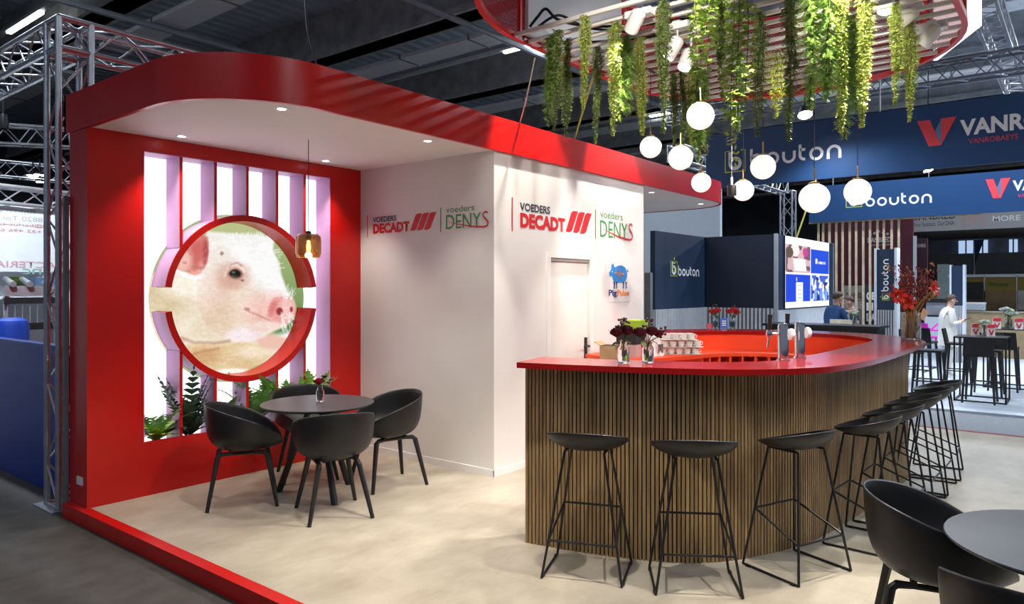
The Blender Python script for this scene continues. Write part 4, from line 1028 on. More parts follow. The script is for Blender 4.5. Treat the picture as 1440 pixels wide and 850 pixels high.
# tall bouquet
t = thing('tall_bouquet', 'tall glass cylinder of amaryllis and berry branches at the bar tip', 'vase of flowers', (7.46, 1.275, ZT)); rg = np.random.default_rng(21)
vase_glass(t, [(.001,.006),(.078,.004),(.082,.012),(.084,.25),(.080,.25),(.077,.02),(.001,.018)], mat('amber_tinted_glass', (.93,.86,.72), .03, trans=.96, noise=.02), 28)
BRN = mat('bouquet_stem', (.18,.10,.03), .6, noise=.4, nscale=20); GLD = mat('bouquet_gold_leaf', (.40,.17,.03), .5, noise=.3, nscale=20); AMA = mat('amaryllis_petal', (.55,.025,.012), .45, noise=.25, nscale=20); TWIG = mat('red_twig', (.16,.022,.025), .6, noise=.3)
for k in range(34):
    a = rg.uniform(0, 2*math.pi); r0 = rg.uniform(0, .055); sp_ = rg.uniform(.05, .22); hh = rg.uniform(.40, .74)
    ca, sa = math.cos(a), math.sin(a)
    MB().tube([(-ca*r0, -sa*r0, .02), (ca*r0*.6, sa*r0*.6, .25), (ca*sp_, sa*sp_, hh)], [.004,.003,.0015], 5).build('branch', (TWIG if k % 3 else BRN), t)
    mb = MB()
    for i in range(12):
        f = rg.uniform(.45, 1); px_, py_, pz_ = ca*sp_*f+rg.uniform(-.03,.03), sa*sp_*f+rg.uniform(-.03,.03), .25+(hh-.25)*f+rg.uniform(-.03,.03)
        l = rg.uniform(.008, .014); mb.lathe([(.001,-l),(l*.8,0),(.001,l)], 6, T(px_, py_, pz_), cap=False)
    o = mb.build('berries', mat('bouquet_berry_red', (.17,.012,.016), .5, noise=.3) if k % 4 else GLD, t); o['kind'] = 'stuff'
for k in range(18):
    a = rg.uniform(0, 6.28); r0 = rg.uniform(.0, .06); MB().tube([(r0*math.cos(a), r0*math.sin(a), .02), (r0*.8*math.cos(a+.5), r0*.8*math.sin(a+.5), .3)], .006, 6).build('stalk', (BRN, GLD)[k % 2], t)
for k, (hx, hy, hz) in enumerate(((-.08,.09,.40),(-.045,.03,.34),(.12,-.14,.47))):
    MB().tube([(0,0,.1),(hx*.4,hy*.4,.26),(hx,hy,hz-.03)], .006, 6).build('stalk', GLD, t)
    hd = bpy.data.objects.new('amaryllis', None)
    mb = MB(); ax = (Vector((hx, hy, .08))+Vector((-.25,-.22,0))).normalized(); qd = ax.to_track_quat('Z', 'Y').to_matrix().to_4x4()
    for i in range(6):
        g = i*math.pi/3; M = T(hx,hy,hz) @ qd @ Rz(g)
        mb.add([(.004,0,-.02),(.03,.022,.025),(.03,-.022,.025),(.035,0,.03),(.065,.02,.045),(.065,-.02,.045),(.085,0,.04)], [(0,1,3),(0,3,2),(1,4,3),(2,3,5),(3,4,6),(3,6,5)], M)
    me = bpy.data.meshes.new('amaryllis'); me.from_pydata(mb.v, [], mb.f); me.update(); obj('amaryllis_head', me, AMA, t)
    bpy.data.objects.remove(hd)
for k in range(6):
    a = rg.uniform(0, 6.28); o = obj('leaf', leaf_mesh(.30, .035, .5), GLD, t, (.02*math.cos(a), .02*math.sin(a), .22)); o.rotation_euler = (0, -math.radians(rg.uniform(60, 80)), a)
mb = MB().box(-.03,.03,-.002,.002,-.05,.05); o = mb.build('paper_tag', mat('peach_paper', (.72,.38,.24), .7, noise=.05), t, loc=(.02,-.10,.235)); o.rotation_euler = (0, .5, -.6); o['label'] = 'peach paper tag'
# ============================================================ THINGS ON THE BAR
def tap(x, y, label, rz):
    t = thing('beer_tap', label, 'beer tap', (x, y, ZT), rz, 'steel taps on the bar')
    MB().lathe([(.042,0),(.042,.008),(.034,.012),(.034,.225),(.031,.238),(.02,.243),(.001,.244)], 28, cap=False).build('column', STEEL, t, True)
    MB().lathe([(.001,-.012),(.036,-.012),(.040,0),(.036,.012),(.001,.012)], 24, T(.055,0,.17) @ Ry(math.pi/2), cap=False).build('badge_disc', mat('badge_white', (.85,.82,.84), .15, noise=.03), t, True)
    MB().tube([(-.03,0,.175),(-.085,0,.175)], .011, 10).build('spout_arm', STEEL, t, True)
    va_ = MB().lathe([(.001,-.028),(.016,-.024),(.022,0),(.016,.024),(.001,.028)], 14, T(-.092,0,.175), cap=False).build('valve', STEEL, t, True)
    MB().tube([(-.092,0,.16),(-.104,0,.085)], [.008,.006], 8).build('nozzle', STEEL, va_, True)
    MB().tube([(-.092,0,.195),(-.089,0,.225),(-.086,0,.30)], [.009,.013,.016], 10).build('handle', BLACKP, va_, True)
    return t
tap(4.80, 1.56, 'polished steel beer tap with black lever, left one', math.radians(-50)); tap(5.05, 1.53, 'polished steel beer tap, right one', math.radians(-46))
CB = mat('cardboard', (.42,.27,.14), .8, noise=.1, nscale=8); DK = mat('dark_carton', (.02,.018,.02), .6, noise=.2); GRN = mat('lime_carton', (.30,.48,.03), .5, noise=.1); PAP = mat('paper_white', (.75,.74,.72), .7, noise=.04)
def wbox(px, py, d, sx_, sy_, sz_, rz, m, name, label, cat, z=None, lid=None):
    p = P(px, py, d); z = WZ if z is None else z; t = thing(name, label, cat, (p.x, p.y, z), rz)
    MB().box(-sx_/2, sx_/2, -sy_/2, sy_/2, 0, sz_).build('body', m, t)
    if lid == 'open':
        MB().box(-sx_/2+.006, sx_/2-.006, -sy_/2+.006, sy_/2-.006, sz_, sz_+.002).build('inside_shade_sheet', DK, t)  # dark sheet stands in for the shade inside the open box
        for s_ in (-1, 1): MB().box(-sx_/2, sx_/2, 0, .07, 0, .004, T(0, s_*sy_/2, sz_) @ Rx(.5 if s_ > 0 else math.pi-.4)).build('flap', m, t)
    else: MB().box(-sx_/2-.003, sx_/2+.003, -sy_/2-.003, sy_/2+.003, sz_*.82, sz_+.003).build('lid', m, t)
    return t
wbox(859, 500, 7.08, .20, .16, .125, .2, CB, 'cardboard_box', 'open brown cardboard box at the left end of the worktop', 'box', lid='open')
b1 = wbox(888, 500, 7.30, .26, .20, .12, .1, mat('pale_carton', (.50,.40,.40), .6, noise=.05), 'carton_box', 'pale carton under the dark box behind the roses', 'box')
wbox(888, 480, 7.30, .27, .21, .13, .1, DK, 'dark_box', 'dark box stacked behind the dark roses', 'box', WZ+.125)
wbox(894, 462, 7.30, .21, .17, .10, .05, GRN, 'lime_box', 'lime green box on top of the dark box', 'box', WZ+.26)
wbox(906, 495, 7.0, .05, .05, .15, .3, mat('red_carton', (.5,.01,.015), .5, noise=.05), 'red_carton', 'small red carton between the two rose bottles', 'box')
t = thing('paper_bag', 'crumpled white paper bag behind the right rose bottle', 'bag', P(918, 500, 7.35)); t.location.z = WZ
rg = np.random.default_rng(5)
def bagfn(u, v):
    a = 2*math.pi*u; r = .10*(1-.25*v)+.012*math.sin(7*a+5*v)+.008*math.sin(13*a); return (r*math.cos(a)*1.1, r*math.sin(a)*(1-.55*v), v*.27+.012*math.sin(5*a)*v)
o = grid_mesh(bagfn, 30, 9).build('bag_body', PAP, t, True)
MB().box(-.05,.05,-.09,-.084,.03,.12).build('printed_patch', mat('bag_print', (.15,.12,.12), .6, noise=.6, nscale=30), t)
CUP = mat('cup_white', (.80,.78,.74), .3, noise=.02)
cupm = MB().lathe([(.001,.002),(.024,.002),(.027,.01),(.036,.035),(.040,.06),(.037,.06),(.033,.036),(.022,.012),(.001,.010)], 20, cap=False).mesh('cup_body', True); cupm.materials.append(CUP)
hnm = MB().tube([(.034,0,.05),(.052,0,.05),(.060,0,.038),(.052,0,.022),(.031,0,.018)], .0045, 6).mesh('cup_handle', True); hnm.materials.append(CUP)
trm = MB().lathe([(.001,0),(.05,0),(.066,.006),(.066,.010),(.001,.007)], 20, cap=False).mesh('saucer', True); trm.materials.append(CUP)
bc = P(955, 497, 7.45); cd_ = Vector((ST, -CT, 0)); k = 0
rows = [('bottom', 5), ('middle', 5), ('top', 4)]
for L__, (rn, cnt) in enumerate(rows):
    z0_ = WZ+L__*.074
    for i in range(cnt):
        for dpt in (0, 1):
            p = bc+cd_*((i-2)*.083+.02*L__)+Vector((CT, ST, 0))*(.09*dpt)
            nm = ('leftmost', 'second from the left', 'middle', 'second from the right', 'rightmost')[i]
            t = thing('coffee_cup', f'white coffee cup, {nm} in the {("front","rear")[dpt]} {rn} row of the stack', 'cup', (p.x, p.y, z0_), 0, 'stacked coffee cups')
            obj('saucer', trm, CUP, t); c_ = obj('cup_body', cupm, CUP, t, (0,0,.008)); hh = obj('cup_handle', hnm, CUP, c_); hh.rotation_euler = (0,0,TH-math.pi/2+.2*((i*3+L__) % 5-2))
# ============================================================ NAVY STAND ACROSS THE AISLE
def plane_frame(X, Y0): return frame((X, Y0, 0), (0,-1,0))
def loc_on(px, py, X, Y0):
    p = PX(px, py, X); return (Y0-p.y, p.z)
VRED = mat('coral_print', (.75,.06,.08), .5, noise=.03); VDK = mat('coral_fold', (.03,.06,.12), .5, noise=.05)
def navy_banner(X, yl, yr, z0, z1, label, mark, word, vmark, big, small):
    t = thing('hanging_banner', label, 'banner', (X, yl, z0))
    M = T(-X, -yl, -z0) @ plane_frame(X, yl)
    MB().box(-.0, .04, yr-yl, 0, 0, z1-z0).build('fabric', NAVYB, t)
    Mf = M @ T(0, 0, .002)
    (x0, y0), (x1, y1) = loc_on(mark[0], mark[3], X, yl), loc_on(mark[2], mark[1], X, yl)
    bouton_mark(Mf, x0, y0, (x1-x0)/.8, t)
    (x0, y0), (x1, y1) = loc_on(word[0], word[3], X, yl), loc_on(word[2], word[1], X, yl)
    wd = x1-x0; h = wd/4.63
    bouton_word(Mf, x0, y0, h, PRINTW, t)
    (x0, y0), (x1, y1) = loc_on(vmark[0], vmark[3], X, yl), loc_on(vmark[2], vmark[1], X, yl)
    w_, h_ = x1-x0, y1-y0
    a = MB(); flat(a, [(x0,y1),(x0+.32*w_,y1),(x0+.62*w_,y0),(x0+.30*w_,y0)], Mf, .004); flat(a, [(x0+.62*w_,y0),(x0+.62*w_,y1),(x1,y1)], Mf, .004); a.build('logo_mark', VRED, t)
    a = MB(); flat(a, [(x0+.46*w_,y0+.55*h_),(x0+.62*w_,y1),(x0+.62*w_,y0)], Mf, .005); a.build('logo_fold', mat('fold_blue', (.10,.2,.36), .5, noise=.05), t)
    (x0, y0), (x1, y1) = loc_on(big[0], big[2], X, yl), loc_on(big[0], big[1], X, yl)
    hh = y1-y0; letters('VANROBAEYS', Mf, x0, y0, hh*7.4, hh, PRINTW, t, .035)
    (x0, y0), (x1, y1) = loc_on(small[0], small[2], X, yl), loc_on(small[0], small[1], X, yl)
    hh = y1-y0; letters('VANROBAEYS', Mf, x0, y0, hh*8.2, hh, VRED, t, 0)
    for yy in np.arange(yl-.6, yr, -2.2):
        MB().tube([(.02, yy-yl, z1-z0), (.02, yy-yl, z1-z0+.5)], .012, 6).build('hanger_rod', ALU, t)
    return t
navy_banner(12.2, 5.31, -7, 3.42, 4.37, 'near navy banner with rounded white word hanging over the aisle side', (1020,207,1048,243), (1055,203,1177,235), (1290,164,1345,208), (1350,169,192), (1362,195.5,202.5))
navy_banner(20.1, 5.85, -12, 3.42, 4.37, 'far navy banner seen below the near one', (1190,263,1212,292), (1217,268,1306,291), (1386,250,1421,280), (1424,254,269), (1431,273,278))
SLATB = mat('pale_cladding', (.50,.52,.55), .6, noise=.08, nscale=6); GAPB = mat('cladding_gap', (.10,.085,.07), .8, noise=.2)
def cladding(t, along, n, L_, z0, z1, off):
    """pale ribs on a darker board, joined because each is under three pixels wide"""
    mb = MB(); st = L_/n
    for i in range(n):
        if along == 'x': mb.box(i*st, i*st+st*.55, -off-.02, -off, z0, z1)
        else: mb.box(-off-.02, -off, -(i*st+st*.55), -i*st, z0, z1)
    o = mb.build('cladding_rib', SLATB, t); o['kind'] = 'stuff'
# left panel (faces the viewer's left), along X at Y=6.15
t = thing('navy_wall_panel', 'navy wall panel with the small white word, left of the dark panel', 'wall panel', (11.9, 6.15, -.06))
MB().box(0, 2.2, 0, .1, 1.336, 2.77).build('navy_board', NAVY, t); MB().box(0, 2.2, 0, .1, 0, 1.336).build('lower_board', SLATB, t); cladding(t, 'x', 34, 2.2, 0, 1.336, 0)
M = T(-11.9, -6.15, .06) @ frame((0, 6.148, 0), (1,0,0))
p0 = PY(943, 388, 6.148); p1 = PY(952, 372, 6.148); bouton_mark(M, p0.x, p0.z, (p1.x-p0.x)/.8*1.0, t)
p0 = PY(953.5, 388, 6.148); p1 = PY(978, 372, 6.148); bouton_word(M, p0.x, p0.z, (p1.x-p0.x)/4.63*1.15, PRINTW, t)
t = thing('navy_wall_panel', 'plain dark navy wall panel between the word panel and the screen', 'wall panel', (14.1, 6.15, -.06))
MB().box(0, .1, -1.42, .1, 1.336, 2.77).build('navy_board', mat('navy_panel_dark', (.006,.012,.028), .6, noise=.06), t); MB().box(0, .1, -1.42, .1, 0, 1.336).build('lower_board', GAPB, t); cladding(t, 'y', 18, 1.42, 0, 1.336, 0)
MB().box(-.03, .02, -1.47, -1.40, 0, 2.78).build('edge_profile', mat('silver_profile', (.45,.48,.52), .4, .5, noise=.05), t)
MB().box(-.03, .0, .0, .03, 0, 2.78).build('corner_profile', MATS['silver_profile'], t)
t = thing('screen_wall', 'navy wall with the large glowing screen', 'screen wall', (14.15, 4.70, -.06))
MB().box(0, 3.85, 0, .12, 1.30, 2.77).build('navy_board', NAVY, t); MB().box(0, 3.85, 0, .12, 0, 1.30).build('lower_board', SLATB, t)
MB().box(3.83, 3.87, -.02, .13, 0, 2.78).build('edge_profile', MATS['silver_profile'], t)
# the picture on the screen
X0s, X1s = PY(1103.5, 332, 4.68).x, PY(1165, 344, 4.68).x; Z1s = 2.70; Z0s = 1.27
def screen_img(U, V):
    img = np.empty(U.shape+(3,)); img[:] = (250, 250, 255)
    def over(c, a):
        nonlocal img; img = img*(1-a[..., None])+np.array(c, float)*a[..., None]
    box = lambda x0, x1, y0, y1: ((U > x0) & (U < x1) & (V > y0) & (V < y1)).astype(float)
    n1 = vnoise(U.shape, (14, 10), 5); n2 = vnoise(U.shape, (20, 26), 8)
    over((20, 70, 205), box(.54, 1, .13, .50)); over((14, 62, 205), box(0, .53, .52, .92))
    a = box(0, .53, .11, .50); over((205, 170, 175), a); over((110, 80, 90), a*(n1 > .58)); over((240, 236, 236), a*(np.abs(U-.3-.2*(V-.38)) < .13)*(V > .3)*(V < .48)); over((190, 60, 140), a*(np.hypot((U-.42)*1.2, V-.2) < .07)); over((245, 225, 220), a*(np.hypot(U-.2, V-.18) < .09)); over((90, 70, 60), a*(np.hypot(U-.08, V-.22) < .08))
    b = box(.54, 1, .52, .92); over((60, 90, 200), b); over((225, 232, 245), b*(n2 > .55)); over((20, 30, 110), b*(n1 < .33)); over((230, 60, 120), b*(np.hypot((U-.82)*1.5, V-.68) < .02))
    for cx in (.66, .80, .92): over((110, 150, 225), b*(np.hypot((U-cx)*3, (V-.82)*1.2) < .11)); over((240, 220, 215), b*(np.hypot((U-cx)*2, V-.70) < .025))
    over((252, 252, 252), box(.22, .37, .64, .93)); over((190, 200, 90), (np.hypot((U-.235)*3, (V-.595)) < .035).astype(float)); over((240, 240, 250), box(.66, .70, .27, .35)); over((240, 240, 250), box(.715, .90, .305, .35)*(np.sin(U*260) > -.3))
    for q in (.68, .74, .80, .86): over((120, 150, 220), box(.25, .34, q, q+.012))
    return np.clip(img, 0, 255)
xs = np.linspace(X0s, X1s, 90); zs = np.linspace(Z0s, Z1s, 80); GU, GV = np.meshgrid(np.linspace(0, 1, 90), np.linspace(1, 0, 80))
me = colour_grid('screen_picture', xs-14.15, zs+.06, lambda x, z: (x, -.032, z), screen_img(GU, GV)); sc_ = MB().box(X0s-14.15, X1s-14.15, -.03, -.002, Z0s+.06, Z1s+.06).build('screen', BLACKP, t)
obj('screen_picture', me, print_mat('screen_glow', 1.25), sc_)
# white tower wall behind
o = MB().box(16.3, 16.42, 6.75, 10.5, -.1, 4.0).build('white_partition', mat('partition_white', (.62,.70,.78), .6, noise=.02)); tag(o, 'tall white partition rising behind the navy word panel', 'partition')
# pillars
def pillar(px0, px1, top, seam, X, label, word):
    a = PX(px0, top, X); b = PX(px1, top, X); wv = a.y-b.y; t = thing('sign_pillar', label, 'pillar', (X, (a.y+b.y)/2, -.06))
    zt = a.z+.06; zs_ = PX(px0, seam, X).z+.06
    MB().box(.0, .24, -wv/2, wv/2, zs_, zt).build('navy_board', NAVY, t); MB().box(0, .24, -wv/2, wv/2, 0, zs_).build('lower_board', GAPB, t)
    mb = MB(); n = 7
    for i in range(n): mb.box(-.02, 0, -wv/2+wv*i/n, -wv/2+wv*(i+.55)/n, 0, zs_)
    o = mb.build('cladding_rib', SLATB, t); o['kind'] = 'stuff'
    for s_ in (-1, 1): MB().box(-.02, .26, s_*(wv/2+.02)-.02, s_*(wv/2+.02)+.02, 0, zt+.02).build('white_edge', mat('pillar_edge', (.62,.68,.76), .5, noise=.03), t)
    if word:
        # word reads upwards: local x -> up, local y -> left
        M = Matrix(((0,0,-1,-.004),(0,1,0,0),(1,0,0,0),(0,0,0,1)))
        zb = PX(1245, 410, X).z+.06; ztp = PX(1245, 367, X).z+.06; L_ = ztp-zb; h = L_/4.63
        bouton_word(M, zb, -h*.40, h, PRINTW, t, .002); bouton_mark(M, zb-h*1.35, -h*.5, h*1.2, t, .002)
pillar(1233, 1258, 351, 436, 14.4, 'navy sign pillar with the white word running upwards', True)
pillar(1338, 1354, 374, 430, 19.6, 'plain navy pillar behind the standing person', False)
# wood lattice under the far banner
t = thing('pole_screen', 'open screen of upright wooden poles under the far banner', 'screen', (20.3, 5.6, -.06))
for px in (1151, 1157.5, 1166.5, 1176, 1185, 1195, 1204, 1214, 1223.5, 1234, 1243, 1254, 1264):
    p = PX(px, 406, 20.3); MB().box(-.03, .03, p.y-5.6-.024, p.y-5.6+.024, 0, 3.5).build('pole', mat('pine_pole', (.52,.42,.28), .6, noise=.2, nscale=6), t)
MB().box(-.04, .04, -3.6, .3, 3.46, 3.52).build('top_rail', MATS['pine_pole'], t)
# black counter with two men
t = thing('black_counter', 'black counter where the two men lean', 'counter', (12.6, 3.52, -.06))
MB().box(-.03, .68, -.93, .93, 1.075, 1.115).build('worktop', mat('counter_black', (.012,.013,.016), .35, noise=.1), t); MB().box(.02, .62, -.88, .88, 0, 1.075).build('front', MATS['counter_black'], t)
# ---- people
SKIN = mat('skin', (.55,.33,.24), .55, noise=.06, nscale=12)
def figure(name, label, loc, rz, joints, bones, mats, extras, scale=1.0, root='pelvis'):
    """one continuous skinned body; bones: (joint, joint, material index)"""
    names = list(joints); me = bpy.data.meshes.new(name); me.from_pydata([joints[n][:3] for n in names], [(names.index(a), names.index(b)) for a, b, _ in bones], [])
    o = bpy.data.objects.new(name, me); COL.objects.link(o)
    o.modifiers.new('skin', 'SKIN'); sv = me.skin_vertices[0].data if me.skin_vertices else None
    if sv is None:
        bm = bmesh.new(); bm.from_mesh(me); bm.verts.layers.skin.verify(); bm.to_mesh(me); bm.free(); sv = me.skin_vertices[0].data
    for i, n in enumerate(names):
        r = joints[n][3]; sv[i].radius = r if isinstance(r, tuple) else (r, r); sv[i].use_root = (n == root)
    ss = o.modifiers.new('sub', 'SUBSURF'); ss.levels = 2; ss.render_levels = 2
    bpy.context.view_layer.update(); dg = bpy.context.evaluated_depsgraph_get()
    fin = bpy.data.meshes.new_from_object(o.evaluated_get(dg)); bpy.data.objects.remove(o)
    fin.materials.clear()
    for m_ in mats: fin.materials.append(m_)
    segs = [(Vector(joints[a][:3]), Vector(joints[b][:3]), mi) for a, b, mi in bones]
    for p in fin.polygons:
        c = p.center; best = 9; bi = 0
        for a, b, mi in segs:
            ab = b-a; tt = max(0, min(1, (c-a).dot(ab)/max(ab.length_squared, 1e-9))); dd = (c-a-ab*tt).length
            if dd < best: best = dd; bi = mi
        p.material_index = bi; p.use_smooth = True
    fin.name = name
    t = thing('person', label, 'person', loc, rz); t.scale = (scale,)*3
    obj('body', fin, None, t)
    for nm, mb, m_ in extras: mb.build(nm, m_, t, True)
    return t
def fingers(J, B, side, wrist, hand, curl, mi):
    hx, hy, hz = hand
    dirv = (Vector(hand)-Vector(wrist)).normalized(); lat = dirv.cross(Vector((0,0,1))).normalized(); dn = lat.cross(dirv)
    for i, (o_, l) in enumerate(((-.03,.055),(-.01,.065),(.01,.06),(.03,.048))):
        b = Vector(hand)+dirv*.03+dn*o_*.9; m1 = b+dirv*l*.5+lat*curl*.01*side; tp = b+dirv*l*.75+lat*curl*.035*side
        for q, v in (('a', b), ('b', m1), ('c', tp)): J[f'{side}f{i}{q}'] = (*v, .010)
        B += [(f'{side}hand', f'{side}f{i}a', mi), (f'{side}f{i}a', f'{side}f{i}b', mi), (f'{side}f{i}b', f'{side}f{i}c', mi)]
    b = Vector(hand)+lat*.02*side+dn*.035; tp = b+dirv*.03+lat*.02*side+dn*.02
    J[f'{side}ta'] = (*b, .011); J[f'{side}tb'] = (*tp, .010); B += [(f'{side}hand', f'{side}ta', mi), (f'{side}ta', f'{side}tb', mi)]
def person_base(lean, armL, armR, headfwd, legs=True, chest=.15, hip=.16, dep=.125):
    J = {'pelvis': (0,0,.88,(hip,dep)), 'spine': (lean*.4,0,1.08,(chest*.95,dep)), 'chest': (lean*.85,0,1.28,(chest,dep)), 'neck': (lean+headfwd*.3,0,1.43,.052), 'jaw': (lean+headfwd*.75,0,1.50,.062), 'head': (lean+headfwd,0,1.575,.086), 'crown': (lean+headfwd*.95,0,1.635,.07)}
    B = [('pelvis','spine',0),('spine','chest',0),('chest','neck',0),('neck','jaw',1),('jaw','head',1),('head','crown',1)]
    for s_, arm in ((1, armL), (-1, armR)):
        (ex,ey,ez), (wx,wy,wz), (hx,hy,hz) = arm
        J[f'{s_}sh'] = (lean*.9, .18*s_, 1.36, .062); J[f'{s_}el'] = (ex,ey,ez,.048); J[f'{s_}wr'] = (wx,wy,wz,.034); J[f'{s_}hand'] = (hx,hy,hz,(.022,.036))
        B += [('chest',f'{s_}sh',0),(f'{s_}sh',f'{s_}el',0),(f'{s_}el',f'{s_}wr',0),(f'{s_}wr',f'{s_}hand',1)]
        fingers(J, B, s_, (wx,wy,wz), (hx,hy,hz), 1, 1)
        J[f'{s_}hip'] = (0,.095*s_,.82,.10); J[f'{s_}kn'] = (.03,.10*s_,.46,.072); J[f'{s_}an'] = (0,.10*s_,.09,.05); J[f'{s_}toe'] = (.14,.11*s_,.035,.034)
        B += [('pelvis',f'{s_}hip',2),(f'{s_}hip',f'{s_}kn',2),(f'{s_}kn',f'{s_}an',2),(f'{s_}an',f'{s_}toe',3)]
    return J, B
def head_extras(c, hairm, tilt=0, hair_long=.0, glasses=False, shirt=None):
    x, y, z = c; E = []
    hair = MB(); 
    def hf_(u, v):
        a = 2*math.pi*u; el = math.pi/2-v*math.pi*(.36+.27*(0.5-.5*math.cos(a))+hair_long*(0.5-.5*math.cos(a)))
        r = .097+.004*math.sin(9*a+4*v); return (x-.010+r*1.02*math.cos(el)*math.cos(a), y+r*.92*math.cos(el)*math.sin(a), z+.022+r*1.02*math.sin(el))
    hair = grid_mesh(hf_, 24, 8); E.append(('hair', hair, hairm))
    nose = MB(); nose.add([(x+.075,y,z+.01),(x+.118,y,z-.03),(x+.082,y+.018,z-.036),(x+.082,y-.018,z-.036),(x+.08,y,z-.04)], [(0,2,1),(0,1,3),(1,2,4),(1,4,3)]); E.append(('nose', nose, SKIN))
    mouth = MB().tube([(x+.083,y-.022,z-.062),(x+.092,y,z-.064),(x+.083,y+.022,z-.062)], .005, 6); E.append(('mouth', mouth, mat('lips', (.42,.14,.12), .5, noise=.05)))
    for s_ in (-1, 1):
        E.append(('eye', MB().lathe([(.001,-.010),(.009,-.005),(.011,0),(.009,.005),(.001,.010)], 10, T(x+.078,y+.034*s_,z-.002), cap=False), mat('eye_dark', (.02,.015,.012), .3, noise=.05)))
        E.append(('ear', MB().lathe([(.001,-.012),(.026,-.006),(.030,0),(.026,.006),(.001,.012)], 12, T(x-.005,y+.090*s_,z-.012) @ Rx(math.pi/2), cap=False), SKIN))
    if glasses:
        g = MB()
        for s_ in (-1, 1):
            g.tube([(x+.098, y+s_*.035+.028*math.cos(a), z-.002+.022*math.sin(a)) for a in np.linspace(0, 6.28, 13)[:-1]], .003, 5, closed=True); g.tube([(x+.098,y+s_*.063,z+.005),(x,y+s_*.098,z+.008)], .003, 5)
        g.tube([(x+.1,y-.008,z+.004),(x+.1,y+.008,z+.004)], .003, 5); E.append(('glasses', g, mat('glasses_dark', (.02,.015,.015), .3, noise=.05)))
    return E
RZI = math.atan2(-CT, ST)      # facing towards the right of the view
IVORY = mat('ivory_suit', (.66,.64,.60), .75, noise=.05, nscale=8, bump=.05); SHOE = mat('pale_shoe', (.55,.5,.46), .6, noise=.05)
HAIRB = mat('brown_hair', (.055,.032,.02), .55, noise=.4, nscale=40, bump=.3, bscale=120)
J, B = person_base(.03, ((.02,.22,1.10),(.20,.13,1.10),(.275,.10,1.135)), ((.02,-.23,1.08),(.22,-.12,1.13),(.295,-.07,1.16)), .07, chest=.19, hip=.20, dep=.185)
hx = (.10, 0, 1.575)
jk = MB(); n_ = 28
def jkf(u, v):
    a = 2*math.pi*u; f_ = float(np.interp(v, [0, .08, .25, .5, 1], [.35, .72, .92, .86, 1.12])); return (.02+.175*f_*math.cos(a), .225*f_*math.sin(a), 1.40-.76*v+.012*math.cos(3*a)*v)
ex = head_extras(hx, HAIRB, glasses=True)
ex.append(('jacket', grid_mesh(jkf, 28, 14), IVORY))
wp = P(1331, 406, 14.2)
figure('standing_body', 'person in an ivory trouser suit standing and looking at a phone', (wp.x, wp.y, -.06), RZI-.25, J, B, [IVORY, SKIN, IVORY, SHOE], ex, .948)
Rh = Rz(RZI-.25); hp = Rh @ Vector((.35*.948, -.075*.948, 1.19*.948)); o = MB().box(-.04,.075,-.036,.036,-.004,.004, T(wp.x+hp.x, wp.y+hp.y, hp.z-.06) @ Rh @ Ry(-.35)).build('phone', BLACKP); tag(o, 'phone held by the standing person in ivory', 'phone')
NAVS = mat('navy_suit', (.012,.05,.16), .75, noise=.1, nscale=8, bump=.05); GREYS = mat('dark_grey_suit', (.022,.032,.055), .75, noise=.1, nscale=8, bump=.05); TRS = mat('suit_trousers', (.015,.02,.035), .8, noise=.1); BSH = mat('black_shoe', (.01,.01,.01), .4, noise=.1)
m1 = P(1168, 406, 12.95); J, B = person_base(.10, ((.30,.24,1.22),(.50,.20,1.30),(.57,.17,1.32)), ((.16,-.26,1.10),(.36,-.20,1.13),(.43,-.17,1.13)), .06, chest=.20, hip=.17)
cl = MB().tube([(.13,-.03,1.40),(.19,0,1.39),(.13,.03,1.40)], .02, 6)
figure('man_body', 'man in a navy suit, seen from behind, leaning over the black counter', (m1.x, m1.y, -.06), RZI+.22, J, B, [NAVS, SKIN, TRS, BSH], head_extras((.16,0,1.575), HAIRB)+[('shirt_collar', cl, PRINTW)], .985)
m2 = P(1206, 406, 13.55); J, B = person_base(.08, ((.14,.25,1.12),(.34,.18,1.10),(.41,.15,1.10)), ((.14,-.26,1.12),(.30,-.12,1.10),(.37,-.06,1.10)), .08, chest=.19, hip=.17)
cl = MB().box(.15,.21,-.05,.05,1.12,1.40)
figure('man_body', 'man in a dark suit and white shirt facing left behind the black counter', (m2.x, m2.y, -.06), RZI+math.pi-.35, J, B, [GREYS, SKIN, TRS, BSH], head_extras((.16,0,1.575), HAIRB)+[('shirt_front', cl, PRINTW)], .935)
# white flowers and leaflets on the black counter
WFL = mat('white_petal', (.72,.74,.68), .6, noise=.1)
def white_posy(p, z, label, sc=1.0, seed=0):
    t = thing('white_flower_vase', label, 'vase of flowers', (p.x, p.y, z), 0, 'white posies on the navy stand'); t.scale = (sc,)*3; rg = np.random.default_rng(seed)
    vase_glass(t, BOT, n=14)
    for k in range(9):
        a = rg.uniform(0, 6.28); r = rg.uniform(.0, .07); h = rg.uniform(.15, .21); x, y = r*math.cos(a), r*math.sin(a)
        MB().tube([(0,0,.03),(x*.3,y*.3,.12),(x,y,h)], .002, 4).build('stem', GSTEM, t)
        mb = MB(); petal_rose(mb, (x,y,h), .026, rg); me = bpy.data.meshes.new('white_flower'); me.from_pydata(mb.v, [], mb.f); me.update(); obj('flower_head', me, WFL, t)
    for k in range(9):
        o = obj('leaf', leaf_mesh(.10, .03, .6), PL['fresh'], t, (0,0,.12)); o.rotation_euler = (0, -rg.uniform(.3,1.2), rg.uniform(0,6.28))
white_posy(P(1202, 455, 12.2), 1.055, 'white posy on the black counter beside the men', 1.15, 1)
t = thing('leaflet_fan', 'fan of pale leaflets on the black counter', 'leaflets', P(1184, 452, 12.4)); t.location.z = 1.056
